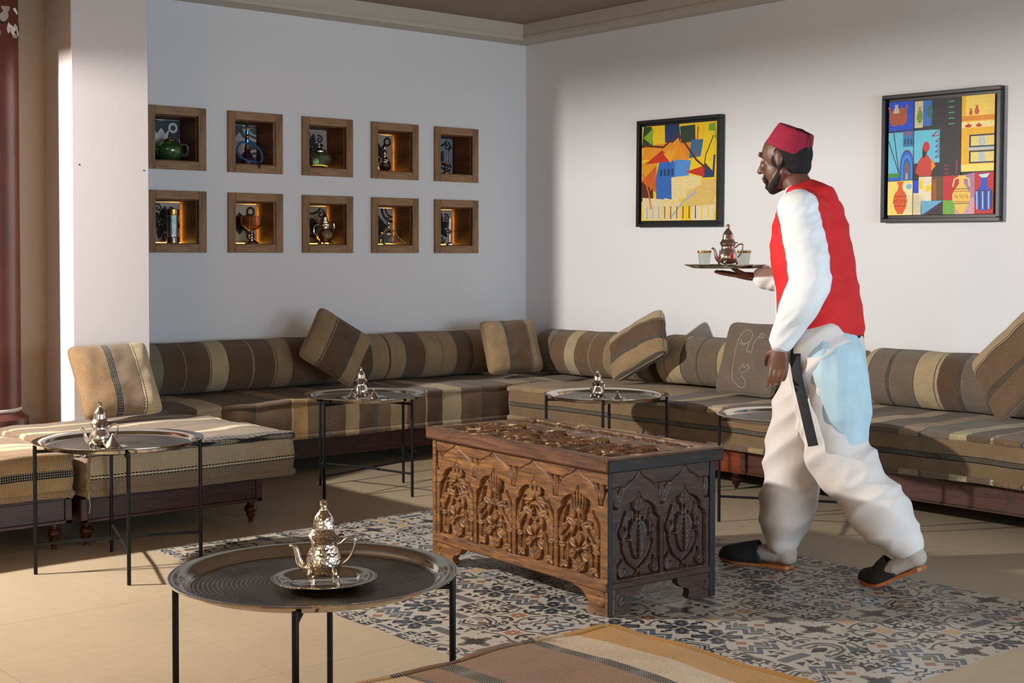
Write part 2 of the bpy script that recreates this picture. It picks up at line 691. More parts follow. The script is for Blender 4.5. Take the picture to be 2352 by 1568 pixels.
JX = [-0.345, 0.265, 0.875, 1.485, 2.098, 2.710, 3.322, 3.900, 4.560, 5.175, 5.785, 6.40, WX]
JO = [0.2, 0.9, 0.3, 4.57, 3.513, 4.1, 3.7, 2.26, 3.49, 3.30, 4.0, 3.6]
TW = 1.06
for i in range(len(JX) - 1):
    y = JO[i] - TW * 8
    while y < WY:
        a, b = max(y, -1.2), min(y + TW, WY)
        if b - a > 0.02 and not (JX[i + 1] < 1.4 and b > 6.83):
            if JX[i] < 2.7:
                b = min(b, 6.83)
            for q in minus((JX[i], JX[i + 1], a, b), (RX0, RX1, RY0, RY1)):
                if q[3] > 0.5 and q[3] - q[2] > 0.02:
                    Geo().box(q[0] + .0009, q[1] - .0009, q[2] + .0009, q[3] - .0009, -0.010, 0.0).obj('floor_tile', FT, fl, smooth=0)
        y += TW

# ---- patterned cement tiles: each tile a part, the print made of flat inlaid polygons
CREAM, SLATE, GREY, BLUE, BROWN, RUST, OCHRE = '#a69f94', '#2c2e32', '#56595e', '#4b535c', '#62554a', '#8c6248', '#b08e62'


class Pat:
    def __init__(s, bg=CREAM, size=1.0):
        s.g, s.k, s.l = Geo(), size, 0
        s.bg = bg
        k = size
        s.g.box(-k, k, -k, k, -0.010, 0.0, 0, 0, bg)

    def z(s):
        s.l += 1
        return 0.00005 + s.l * 0.00001

    def c(s, p):
        return (max(-1, min(1, p[0])) * s.k, max(-1, min(1, p[1])) * s.k)

    def poly(s, pts, col):
        z = s.z()
        s.g.poly([(*s.c(p), z) for p in pts], col)

    def leaf(s, x, y, a, L, W, col, n=7):
        W *= 1.5
        L *= 1.1
        ca, sa = math.cos(a), math.sin(a)
        up = [(L * i / n, W * math.sin(PI * (i / n) ** 0.8)) for i in range(n + 1)]
        pts = up + [(p[0], -p[1]) for p in up[-2:0:-1]]
        s.poly([(x + ca * u - sa * v, y + sa * u + ca * v) for u, v in pts], col)

    def band(s, pts, w, col):
        w *= 1.38
        z = s.z()
        P = [Vector((p[0], p[1])) for p in pts]
        L, Rr = [], []
        for i, p in enumerate(P):
            t = (P[min(i + 1, len(P) - 1)] - P[max(i - 1, 0)]).normalized()
            n = Vector((-t.y, t.x)) * w / 2
            L.append((*s.c(p + n), z))
            Rr.append((*s.c(p - n), z))
        m = len(P)
        s.g.add(L + Rr, [(i, i + 1, m + i + 1, m + i) for i in range(m - 1)], 0, None, col)

    def arc(s, x, y, r, a0, a1, w, col, n=12):
        s.band([(x + r * math.cos(a0 + (a1 - a0) * i / n), y + r * math.sin(a0 + (a1 - a0) * i / n)) for i in range(n + 1)], w, col)

    def disc(s, x, y, r, col, ry=None, n=12):
        ry = ry or r
        s.poly([(x + r * math.cos(2 * PI * i / n), y + ry * math.sin(2 * PI * i / n)) for i in range(n)], col)

    def fleur(s, x, y, a, k, col):
        for d, l in ((0, 1), (0.8, .7), (-0.8, .7)):
            s.leaf(x, y, a + d, 0.28 * k * l, 0.07 * k, col)

    def spiral(s, x, y, a0, turns, r0, r1, w, col, n=20):
        s.band([(x + (r0 + (r1 - r0) * i / n) * math.cos(a0 + turns * 2 * PI * i / n), y + (r0 + (r1 - r0) * i / n) * math.sin(a0 + turns * 2 * PI * i / n)) for i in range(n + 1)], w, col)


def q4(f):
    for i in range(4):
        f(i * PI / 2)


def pt(r, a):
    return (r * math.cos(a), r * math.sin(a))


def pat_flower(c1=SLATE, c2=GREY):
    P = Pat()
    for i in range(8):
        P.leaf(*pt(.07, i * PI / 4), i * PI / 4, .34, .075, c1)
    P.disc(0, 0, .06, CREAM)
    for s in (0, PI):
        P.arc(*pt(1.12, s), .56, s + PI - 1.1, s + PI + 1.1, .13, c2)
        P.leaf(*pt(.98, s), s + PI, .3, .09, SLATE)
        P.arc(*pt(1.9, s + PI / 2), 1.32, s - PI / 2 - .62, s - PI / 2 + .62, .06, SLATE)
        P.fleur(*pt(1.0, s + PI / 2), s - PI / 2, 1.2, SLATE)
    for i in range(4):
        P.fleur(*pt(1.36, PI / 4 + i * PI / 2), PI / 4 + i * PI / 2 + PI, 1.1, BROWN)
    return P


def pat_cross():
    P = Pat()

    def f(a):
        x, y = pt(.62, a)
        P.disc(x, y, .26 if a % PI < .1 else .2, BROWN, .2 if a % PI < .1 else .26)
        P.band([pt(0, a), pt(.5, a)], .13, SLATE)
        for d in (.45, -.45):
            P.leaf(*pt(.12, a + d), a + d, .38, .07, SLATE)
        P.poly([pt(1.25, a + PI / 4), pt(1.05, a + PI / 4 + .1), pt(1.05, a + PI / 4 - .1)], RUST)
    q4(f)
    P.disc(0, 0, .14, SLATE)
    return P


def pat_dark():
    P = Pat(SLATE)

    def f(a):
        P.poly([pt(1.42, a + PI / 4), pt(.9, a + .35 + .1), pt(.52, a + PI / 4), pt(.9, a + PI / 2 - .45)], CREAM)
        P.band([pt(0, a), pt(.8, a)], .12, CREAM)
        P.arc(*pt(.80, a), .16, a - 2.2, a + 2.2, .08, CREAM)
        for d in (.55, -.55):
            P.leaf(*pt(.2, a + d * .5), a + d, .42, .08, CREAM)
        P.leaf(*pt(.75, a + PI / 4), a + PI / 4, .5, .12, SLATE)
    q4(f)
    P.disc(0, 0, .13, CREAM)
    return P


def pat_c(ang=0.0):
    P = Pat()
    P.poly([(-1, 1), (-1, .2), (-.35, 1)], BLUE)
    P.band([(.6, .86), (.1, .8), (-.4, .62), (-.68, .2), (-.68, -.25), (-.4, -.66), (.1, -.82), (.7, -.84)], .13, BLUE)
    P.band([(.55, .5), (.15, .42), (-.1, .52), (-.36, .35), (-.42, 0), (-.36, -.34), (-.1, -.52), (.15, -.42), (.6, -.5)], .12, BROWN)
    P.leaf(-.1, 0, 0, .95, .16, SLATE)
    P.fleur(.25, 0, 0, 1.8, SLATE)
    P.fleur(.9, .7, 2.6, 1.2, GREY)
    P.fleur(.9, -.7, -2.6, 1.2, GREY)
    return P


def pat_bar(c=GREY):
    P = Pat()
    P.poly([(-.82, -.18), (-.74, -.26), (.74, -.26), (.82, -.18), (.82, .18), (.74, .26), (-.74, .26), (-.82, .18)], c)
    for s in (1, -1):
        P.poly([(-.6, s * .95), (-.5, s * .45), (-.1, s * .65)], SLATE)
        P.poly([(-.15, s * .92), (.1, s * .45), (.3, s * .8)], SLATE)
        P.poly([(.3, s * .95), (.65, s * .45), (.6, s * .95)], BROWN)
    return P


def pat_zig():
    P = Pat()
    P.band([(-1, .2), (-.5, .75), (0, .25), (.5, .75), (1, .2)], .26, BLUE)
    P.band([(-1, -.25), (-.5, .3), (0, -.2), (.5, .3), (1, -.25)], .2, GREY)
    for x in (-.5, .5):
        P.poly([(x, .08), (x + .24, -.2), (x, -.48), (x - .24, -.2)], BROWN)
    P.poly([(0, -.4), (.3, -.72), (0, -1), (-.3, -.72)], RUST)
    P.poly([(-1, -.55), (-.62, -1), (-1, -1)], SLATE)
    P.poly([(1, -.55), (.62, -1), (1, -1)], SLATE)
    P.poly([(-.2, 1), (.2, 1), (0, .7)], SLATE)
    return P


def pat_curl():
    P = Pat()
    for s in (1, -1):
        P.band([(-1, s * .2), (-.6, s * .62), (0, s * .45), (.35, s * .1), (.8, s * .25)], .11, SLATE)
        P.band([(-1, s * .42), (-.6, s * .84), (.1, s * .68), (.5, s * .32), (1, s * .5)], .08, BLUE)
        P.spiral(.55, s * .62, 0, s * 1.3, .02, .26, .07, SLATE)
        P.spiral(-.5, s * .22, PI, s * 1.1, .02, .2, .06, BROWN)
        P.leaf(.2, s * .9, 0, .5, .08, SLATE)
    P.leaf(-.3, 0, 0, .6, .14, BROWN)
    P.leaf(.5, 0, 0, .45, .09, SLATE)
    return P


def pat_quat():
    P = Pat()

    def f(a):
        b = a + PI / 4
        P.leaf(*pt(.1, b), b, .95, .2, SLATE)
        P.leaf(*pt(.35, b), b, .5, .07, GREY)
        P.arc(*pt(1.2, a), .62, a + PI - .9, a + PI + .9, .07, BLUE)
        P.leaf(*pt(1.0, a), a + PI, .38, .1, SLATE)
        P.arc(0, 0, 1.02, b - .28, b + .28, .08, SLATE)
    q4(f)
    P.disc(0, 0, .12, BROWN)
    P.disc(0, 0, .06, CREAM)
    return P


def pat_scroll():
    P = Pat('#a3a19e')
    P.band([(-.9, .55), (-.55, .85), (-.2, .6), (-.35, .3), (-.1, .15), (.2, .3), (.1, .6), (.45, .85), (.85, .55)], .16, BLUE)
    P.band([(-.85, .3), (-.5, .05), (-.65, -.25), (-.3, -.45), (0, -.25), (.3, -.45), (.65, -.25), (.5, .05), (.85, .3)], .10, SLATE)
    P.band([(-.6, -.6), (-.3, -.75), (0, -.6), (.3, -.75), (.6, -.6)], .10, BROWN)
    P.spiral(-.75, -.75, 0, 1.1, .03, .2, .06, SLATE)
    P.spiral(.75, -.75, PI, -1.1, .03, .2, .06, SLATE)
    P.fleur(0, -.05, PI / 2, 1.0, RUST)
    P.leaf(0, .98, -PI / 2, .34, .09, SLATE)
    return P


TILEM = m_col('cement_tile_print', 0.34, 0.30, 420, 0.03, 0.4)
TS = 0.1564
PATS = []
for fn in (pat_flower, lambda: pat_flower(RUST, SLATE), lambda: pat_flower(OCHRE, GREY), pat_cross, pat_dark, pat_c, pat_bar,
           lambda: pat_bar(BROWN), pat_zig, pat_curl, pat_quat, pat_scroll):
    P = fn()
    me = P.g.mesh('cement_tile', TILEM, 0, recalc=False)
    PATS.append(me)
rug = link('floor_inlay', Geo().box(RX0, RX1, RY0, RY1, -0.012, -0.0025).mesh('floor_inlay', m_plain('inlay_grout', '#b7b2a8', .7), 0), None, kind='structure')
rnd = random.Random(11)
nx, ny = 13, 20
W_ = [0.5] + [1] * 12
for j in range(ny):
    y0 = RY0 + j * (RY1 - RY0) / ny
    y1 = RY0 + (j + 1) * (RY1 - RY0) / ny
    x = RX0
    last = -1
    for i in range(nx):
        w = W_[i] * (RX1 - RX0) / 12.5
        k = rnd.choice([0, 0, 1, 2, 3, 3, 4, 4, 4, 5, 6, 7, 8, 8, 9, 10, 10, 11])
        if k == last:
            k = (k + 4) % len(PATS)
        last = k
        o = link('cement_tile', PATS[k], rug)
        gp = 0.0006
        o.location = (x + w / 2, (y0 + y1) / 2, 0.0)
        q = rnd.randrange(4)
        o.rotation_euler = (0, 0, q * PI / 2)
        sx, sy = (w / 2 - gp), ((y1 - y0) / 2 - gp)
        o.scale = (sx, sy, 1) if q % 2 == 0 else (sy, sx, 1)
        x += w

# ------------------------------------------------------------------ left column
g = Geo()
CX_, CY_ = 2.371, 6.75
g.lathe([(0.225, 0), (0.225, 0.44), (0.205, 0.455), (0.19, 0.47), (0.19, CZ - 0.005)], (CX_, CY_, 0.0), 48)
colm = m_plain('dark_red_lacquer', '#5a2a1e', 0.35, 0, 0.25, 6, 0.03)
cobj = g.obj('column', colm)
cobj.location = (0, 0, 0)
tag(cobj, 'round dark red lacquered column at the left edge behind the bench', 'column')
gw = Geo()
gw.lathe([(0.1908, 0.475), (0.194, 0.483), (0.1908, 0.491)], (CX_, CY_, 0), 48)
gw.obj('painted_ring', m_plain('grey_white_paint', '#b9b0a6', .6), cobj, label='pale painted ring low on the column')
gb = Geo()
rb = random.Random(5)
for k in range(46):
    a0 = rb.uniform(-2.3, 0.35)
    z0 = 2.32 + rb.gauss(0, .028) - 0.02 * (a0 + 1)
    L = rb.uniform(.08, .4)
    w = rb.uniform(.006, .020)
    col = rb.choice(['#cfc7bb', '#e3ddd2', '#a39a8e', '#1c1714', '#bdb4a7'])
    P = [(CX_ + (.1906 + k * .00006) * math.cos(a0 + L * t / 8), CY_ + (.1906 + k * .00006) * math.sin(a0 + L * t / 8),
          z0 + .006 * math.sin(t * .5 + k)) for t in range(9)]
    vs = [(p[0], p[1], p[2] + w * math.sin(PI * (i + .5) / 9.5)) for i, p in enumerate(P)] + [(p[0], p[1], p[2] - w * 1.6 * math.sin(PI * (i + .5) / 9.5)) for i, p in enumerate(P)]
    gb.add(vs, [(i, i + 1, 9 + i + 1, 9 + i) for i in range(8)], 0, None, col)
gb.obj('brushwork', m_col('brush_paint', .6, .1, 60, 0), cobj, smooth=0, recalc=False, kind='stuff', label='black and white painted brushwork band')


# ================================================================== SEATING
T_, B_, D_, K_ = '#9d8563', '#755d46', '#654d38', '#131315'     # tan, brown, dark brown, black
C_, G_, O_ = '#b9a684', '#786a5a', '#a5793f'


def turned_leg(g, x, y, h, mi=0):
    k = h / 0.12
    g.lathe([(.020, h), (.023, h - .004), (.023, h - .012 * k), (.016, h - .018 * k), (.016, h - .022 * k), (.026, h - .034 * k), (.030, h - .048 * k),
             (.026, h - .060 * k), (.018, h - .066 * k), (.023, h - .074 * k), (.019, h - .084 * k), (.012, h - .1 * k), (.009, .004), (.010, 0.0)], (x, y, 0), 20, mi)


def bench_base(label, x0, x1, y0, y1, z0, z1, legs, wood, group, front=None, panel=True):
    t = thing('bench_base', label, 'bench base', ((x0 + x1) / 2, (y0 + y1) / 2, 0), 0, group)
    cx, cy = (x0 + x1) / 2, (y0 + y1) / 2
    th = 0.025
    Geo().box(x0 - cx, x1 - cx, y0 - cy, y0 + th - cy, z0, z1, .003).obj('rail', wood, t)
    Geo().box(x0 - cx, x1 - cx, y1 - th - cy, y1 - cy, z0, z1, .003).obj('rail', wood, t)
    Geo().box(x0 - cx, x0 + th - cx, y0 + th - cy, y1 - th - cy, z0, z1, .003).obj('rail', wood, t)
    Geo().box(x1 - th - cx, x1 - cx, y0 + th - cy, y1 - th - cy, z0, z1, .003).obj('rail', wood, t)
    Geo().box(x0 + .02 - cx, x1 - .02 - cx, y0 + .02 - cy, y1 - .02 - cy, z1 - .012, z1 - .001).obj('seat_board', wood, t, smooth=0)
    if panel:
        g = Geo()
        e = .010
        if front == 'y':
            for a, b, c, d in ((x0, x1, z0, z0 + .016), (x0, x1, z1 - .012, z1), (x0, x0 + .03, z0, z1), (x1 - .03, x1, z0, z1)):
                g.box(a - cx, b - cx, y0 - e - cy, y0 + .002 - cy, c, d, .003)
        else:
            for a, b, c, d in ((y0, y1, z0, z0 + .012), (y1 - .03, y1, z0, z1)):
                g.box(x0 - e - cx, x0 + .002 - cx, a - cy, b - cy, c, d, .003)
        g.obj('moulding', wood, t)
    for (lx, ly) in legs:
        g = Geo()
        turned_leg(g, lx - cx, ly - cy, z0)
        g.obj('leg', LEGWOOD, t)
    return t


def mattress(label, x0, x1, y0, y1, z0, z1, uvf, mats, side_mi, group, seed=1, step=.028, wav=.011, pipe_mi=None, puff=.004, pr=.0165, tag_it=True):
    """box mattress of woven kilim with rolled (piped) edges; mats[0] top, mats[1] sides"""
    cx, cy = (x0 + x1) / 2, (y0 + y1) / 2
    t = thing('mattress', label, 'mattress', (cx, cy, 0), 0, group)
    lo, hi = Vector((x0, y0, z0)), Vector((x1, y1, z1))
    off = Vector((cx, cy, 0))
    r = 0.022

    def warp(p):
        q = Vector([max(lo[i] + r, min(hi[i] - r, p[i])) for i in range(3)])
        d = p - q
        if d.length > 1e-6:
            q = q + d.normalized() * r
        sd = Vector((seed * 3.1, seed * 1.7, 0))
        # soft lumps, quilting dimples, sagging edges
        top = (p.z - z0) / (z1 - z0)
        n1 = noise.noise(Vector((p.x * 3.2, p.y * 3.2, p.z * 2)) + sd)
        n2 = noise.noise(Vector((p.x * 9, p.y * 9, p.z * 7)) + sd * 2)
        ex = min(p.x - x0, x1 - p.x) / .12
        ey = min(p.y - y0, y1 - p.y) / .12
        ins = max(0, min(1, ex)) * max(0, min(1, ey))
        if top > .98:
            q.z += puff * ins ** .5 + n1 * wav * 1.4 + n2 * wav * .35
        elif top < .02:
            pass
        else:
            bul = math.sin(PI * top) * .012
            if p.y <= y0 + 1e-4:
                q.y -= bul + n2 * .006
            if p.y >= y1 - 1e-4:
                q.y += bul * .3
            if p.x <= x0 + 1e-4:
                q.x -= bul + n2 * .006
            if p.x >= x1 - 1e-4:
                q.x += bul
            q.z += (n1 * wav * 1.4 + n2 * wav * .35) * top
        # long edge waviness
        w = .010 * noise.noise(Vector((p.x * 4, p.y * 4, seed * 5)))
        if p.y <= y0 + r:
            q.y += w
        if p.x <= x0 + r:
            q.x += w
        if p.x >= x1 - r:
            q.x -= w
        return q

    g = Geo()
    nx_, ny_, nz_ = max(2, int((x1 - x0) / step)), max(2, int((y1 - y0) / step)), 9
    X = [x0 + (x1 - x0) * i / nx_ for i in range(nx_ + 1)]
    Y = [y0 + (y1 - y0) * i / ny_ for i in range(ny_ + 1)]
    Z = [z0 + (z1 - z0) * i / nz_ for i in range(nz_ + 1)]

    def sheet(A, B, f, key, mi):
        vs = [f(a, b) for b in B for a in A]
        na = len(A)
        fs = [(j * na + i, j * na + i + 1, (j + 1) * na + i + 1, (j + 1) * na + i) for j in range(len(B) - 1) for i in range(na - 1)]
        g.add([warp(v) - off for v in vs], fs, mi, [uvf(key, v) for v in vs])
    sheet(X, Y, lambda a, b: Vector((a, b, z1)), 'top', 0)
    sheet(X, Y, lambda a, b: Vector((a, b, z0)), 'top', 0)
    sheet(X, Z, lambda a, b: Vector((a, y0, b)), 'y', side_mi)
    sheet(X, Z, lambda a, b: Vector((a, y1, b)), 'y', side_mi)
    sheet(Y, Z, lambda a, b: Vector((x0, a, b)), 'x', side_mi)
    sheet(Y, Z, lambda a, b: Vector((x1, a, b)), 'x', side_mi)
    me = g.mesh('cover', mats, 0)
    bm = bmesh.new()
    bm.from_mesh(me)
    bmesh.ops.remove_doubles(bm, verts=bm.verts, dist=.0006)
    bmesh.ops.recalc_face_normals(bm, faces=bm.faces)
    bm.to_mesh(me)
    bm.free()
    me.shade_smooth()
    link('cover', me, t)
    # piping along the top and bottom edges and up the corners
    for zz, key in ((z1 - .006, 'top'), (z0 + .018, 'low')):
        ring = []
        for i in range(len(X)):
            ring.append(Vector((X[i], y0, zz)))
        for i in range(1, len(Y)):
            ring.append(Vector((x1, Y[i], zz)))
        for i in range(1, len(X)):
            ring.append(Vector((X[-1 - i], y1, zz)))
        for i in range(1, len(Y) - 1):
            ring.append(Vector((x0, Y[-1 - i], zz)))
        pts, rr, uvs = [], [], []
        for p in ring:
            p2 = Vector((p.x, p.y, z1 if key == 'top' else z0))
            q = warp(Vector((p.x, p.y, (z0 + z1) / 2 if key == 'low' else z1)))
            sgn = Vector(((-1 if p.x <= x0 + 1e-5 else (1 if p.x >= x1 - 1e-5 else 0)), (-1 if p.y <= y0 + 1e-5 else (1 if p.y >= y1 - 1e-5 else 0)), 0))
            c = Vector((p.x, p.y, zz)) - sgn * .002
            c.z += (q.z - z1 if key == 'top' else .4 * noise.noise(p * 3 + Vector((seed, 0, 0))) * wav)
            if key == 'top':
                c.z -= .004
            w = .010 * noise.noise(Vector((p.x * 4, p.y * 4, seed * 5)))
            if p.y <= y0 + r:
                c.y += w
            if p.x <= x0 + r:
                c.x += w
            if p.x >= x1 - r:
                c.x -= w
            pts.append(c - off)
            rr.append(pr + .003 * noise.noise(p * 14))
        kk = 'top' if (pipe_mi is None or key == 'top') else 'x'
        gg = Geo()
        gg.tube(pts, rr, 9, 0, uvf=lambda v: uvf('pipe', v + off), closed=True)
        gg.obj('piping', mats[0] if pipe_mi is None else mats[pipe_mi], t, smooth=80, recalc=True)
    for (a, b) in ((x0, y0), (x1, y0)):
        gg = Geo()
        gg.tube([Vector((a + (.006 if a == x0 else -.006), b + .004, z0 + (z1 - z0) * i / 8)) - off + Vector((.003 * math.sin(i * 2), 0, 0)) for i in range(9)], .010, 8, 0, uvf=lambda v: uvf('corner', v + off))
        gg.obj('corner_piping', mats[0] if pipe_mi is None else mats[pipe_mi], t, smooth=80)
    return t


def rep(seq, start, end):
    """repeat a list of (width, colour, kind) from start to end -> bands"""
    out, u, i = [], start, 0
    while u < end and len(out) < 30:
        w, c, k = seq[i % len(seq)]
        out.append((u, c, k))
        u += w
        i += 1
    return out


# --- niche bench: stripes run across it and down the front
nb = [(3.10, G_, 'p'), (3.28, K_, 'b'), (3.30, D_, 'p'), (3.43, C_, 'p'), (3.58, D_, 'p'), (3.76, K_, 'b'), (3.785, B_, 'p'), (4.005, C_, 's'), (4.02, '#b08c5a', 'p'),
      (4.115, K_, 'l'), (4.12, B_, 'p'), (4.23, K_, 'b'), (4.255, D_, 'p'), (4.36, T_, 'p'), (4.46, K_, 'l'), (4.465, D_, 'p'), (4.56, K_, 'b'), (4.58, B_, 'p'), (4.68, T_, 'p'),
      (4.79, D_, 'p'), (4.93, T_, 's'), (4.94, D_, 'p'), (5.06, C_, 'p'), (5.20, B_, 'p'), (5.36, K_, 'b'), (5.385, D_, 'p'), (5.60, T_, 'p'), (5.75, B_, 'p'), (5.95, C_, 'p'), (6.05, D_, 'p')]
M_NB = m_kilim('kilim_niche_bench', nb, 3.1, 6.45, ribs=150)
uv_x = lambda key, p: (p.x, p.y + p.z * 1.0) if key != 'x' else (p.x + .0, p.y + p.z)
bench_base('dark wooden base under the long niche wall bench', 3.35, 6.40, 6.66, 7.40, .085, .195, [(4.925, 6.70), (3.42, 6.70), (4.925, 7.3), (3.42, 7.3), (6.3, 7.3)], DKWOOD, 'bench bases', 'y', False)
mattress('long kilim mattress with cross stripes below the wall niches', 3.17, 6.40, 6.60, 7.40, .200, .425, uv_x, [M_NB, M_NB], 1, 'kilim mattresses', 1)

# --- right bench: lengthwise braid on the front, cross stripes on top
rt = [(1.2, B_, 'p')]
seqR = [(.17, '#6b5847', 'p'), (.10, C_, 'p'), (.012, K_, 'l'), (.13, B_, 'p'), (.008, T_, 's'), (.12, '#63513f', 'p'), (.09, '#b5a581', 'p'), (.14, G_, 'p'), (.015, K_, 'l'), (.11, T_, 'p')]
M_RT = m_kilim('kilim_right_bench_top', rep(seqR, 2.8, 6.5), 2.8, 6.5, ribs=150)
rf = [(.15, '#7a6448', 'p'), (.306, K_, 'p'), (.310, K_, 'b'), (.330, K_, 'p'), (.334, '#80694c', 'p'), (.40, '#80694c', 'p')]
M_RF = m_kilim('kilim_right_bench_front', rf, .15, .48, cell=.0065, ribs=150)


def uv_r(key, p):
    if key == 'top' or key == 'pipe':
        return (p.y + .18 * (p.x - 5.5) * 0, p.x)
    if key == 'x':
        return (p.z, p.y)
    return (p.z, p.x)


BR_ = bench_base('dark wooden base under the bench along the right wall', 5.56, 6.40, 0.9, 6.42, .090, .205, [(5.60, 4.761), (5.60, 2.6), (5.60, 6.3), (6.3, 4.76), (6.3, 2.6)], DKWOODY, 'bench bases', 'x')
Geo().box(5.544 - 5.98, 5.562 - 5.98, 4.685 - 3.66, 5.30 - 3.66, .091, .204, .002).obj('rail_block', m_wood('orange_brown_wood', '#4a1c0c', '#6e3016', '#854224', .35, 1.0, axis=1), BR_, label='lighter orange-brown rail section')
gq = Geo().box(5.541 - 5.98, 5.562 - 5.98, 4.655 - 3.66, 4.684 - 3.66, .092, .203, .001)
gq.obj('rail_bracket', DKWOODY, BR_)
for zz_ in (.11, .185):
    Geo().lathe([(.0045, 0), (.0045, .002), (0, .003)], (0, 0, 0), 10, M=Matrix.Translation((5.541 - 5.98, 4.67 - 3.66, zz_)) @ Euler((0, -PI / 2, 0)).to_matrix().to_4x4()).obj('bolt', IRON, BR_)
o = mattress('long brown kilim mattress with a braided stripe along the right wall', 5.50, 6.41, 0.9, 6.49, .215, .430, uv_r, [M_RT, M_RF], 1, 'kilim mattresses', 2, step=.04)

# --- return bench at the front left
tt = [(5.3, C_, 'p'), (5.425, K_, 'b'), (5.51, '#7d6850', 'p'), (5.72, K_, 'l'), (5.735, '#cbbd9f', 'p'), (5.79, '#7f6a52', 'p'), (5.93, K_, 'l'), (5.95, '#7a654e', 'p'),
      (6.11, '#c5b594', 'p'), (6.16, '#7c6750', 'p'), (6.34, '#bfae8b', 'p'), (6.38, '#78644e', 'p')]
M_TT = m_kilim('kilim_return_top', tt, 5.3, 6.5, cell=.0085, ribs=150)
tf = [(.15, '#97836a', 'p'), (.245, '#7c6957', 'p'), (.296, K_, 'l'), (.302, '#c3b393', 'p'), (.309, K_, 'l'), (.315, '#aa977a', 'p'), (.40, '#a8957a', 'p')]
M_TF = m_kilim('kilim_return_front', tf, .15, .45, cell=.010, ribs=150)


def uv_t(key, p):
    if key == 'top' or (key == 'pipe' and p.z > .3):
        return (p.y, p.x)
    if key == 'pipe':
        return (5.60, p.x + p.y)
    if key == 'corner':
        return (5.60, p.z)
    if key == 'y':
        return (p.z, p.x)
    return (min(p.z, .28), p.y)


bench_base('dark wooden base under the front left square bench', 2.36, 3.22, 5.55, 6.40, .105, .215, [(2.406, 5.60), (3.192, 5.60), (2.406, 6.35), (3.192, 6.35)], DKWOOD, 'bench bases', 'y')
MRET = mattress('square kilim mattress with cream stripes beside the front left tray table', 2.352, 3.325, 5.46, 6.50, .220, .420, uv_t, [M_TT, M_TF], 1, 'kilim mattresses', 3, step=.025)
# --- leftmost bench
lt = [(5.3, '#8a7050', 'p'), (5.62, C_, 'p'), (5.75, K_, 'l'), (5.76, '#c6b694', 'p'), (5.85, '#826a4e', 'p'), (6.1, C_, 'p')]
M_LT = m_kilim('kilim_leftmost_top', lt, 5.3, 6.5, ribs=120)
lf = [(.15, '#a0845a', 'p'), (.318, K_, 'b'), (.350, '#a0845a', 'p')]
M_LF = m_kilim('kilim_leftmost_front', lf, .15, .45, cell=.0095, ribs=110, weave=2)


def uv_l(key, p):
    if key == 'top':
        return (p.y, p.x)
    if key in ('pipe', 'corner'):
        return (5.4, p.x + p.y)
    return (p.z, p.x + p.y)


bench_base('worn wooden base under the bench cut off by the left edge', 0.9, 2.322, 5.55, 6.40, .115, .225, [(2.267, 5.60), (1.0, 5.6), (2.267, 6.3)], DKWOOD, 'bench bases', 'y')
mattress('ribbed tan kilim mattress at the far left edge', 0.85, 2.292, 5.47, 6.28, .232, .420, uv_l, [M_LT, M_LF], 1, 'kilim mattresses', 4, step=.03)
thr = smooth_path([(2.36, 5.452, .255), (2.352, 5.445, .235), (2.356, 5.44, .20), (2.350, 5.438, .165)], 5)
tho = Geo().tube(thr, .0011, 5).obj('loose_thread', m_plain('loose_cream_thread', '#c9bb9c', .9), None, smooth=80)
tho['label'] = 'loose cream thread'
tho.parent = MRET
tho.location = (-(2.352 + 3.325) / 2, -(5.46 + 6.50) / 2, 0)
# --- foreground mattress
ft = [(.3, B_, 'p'), (1.0, '#876749', 'p'), (1.17, K_, 'b'), (1.195, '#876546', 'p'), (1.30, K_, 'b'), (1.32, '#c2a77f', 'p'), (1.52, K_, 'l'), (1.535, '#84664a', 'p'), (1.60, K_, 'b'), (1.640, '#8a6e54', 'p'),
      (1.835, K_, 'b'), (1.862, '#c9b59a', 'p'), (1.965, '#b98a3f', 'p')]
M_FT = m_kilim('kilim_foreground', ft, .3, 2.1, cell=.0062, ribs=170)
M_FP = m_kilim('kilim_foreground_piping', [(.3, '#6d4f36', 'p'), (1.17, K_, 'b'), (1.2, '#7a5d42', 'p'), (1.30, K_, 'b'), (1.32, '#a9875a', 'p'), (1.50, K_, 'b'), (1.53, '#6b4d35', 'p'), (1.63, K_, 'b'), (1.67, '#765a44', 'p'), (1.83, K_, 'b'), (1.86, '#c0a684', 'p'), (1.94, '#bb8b3c', 'p'), (2.02, '#b4883f', 'p'), (2.088, '#161a22', 'p')], .3, 2.1, cell=.0062, ribs=260)


def uv_f(key, p):
    if key == 'x':
        return (2.06, p.y)
    return (p.x, p.y if key != 'pipe' else p.y + p.z)


bench_base('dark wooden base under the foreground bench', .4, 1.95, 0.6, 2.0, .10, .21, [(1.9, 1.95), (.5, 1.95)], DKWOOD, 'bench bases', 'x', False)
mattress('foreground kilim mattress with mustard and braided stripes, cut by the bottom edge', .35, 2.085, 0.5, 2.125, .215, .432, uv_f, [M_FT, M_FT, M_FP], 1, 'kilim mattresses', 6, step=.022, pipe_mi=2, wav=.012, pr=.0185)


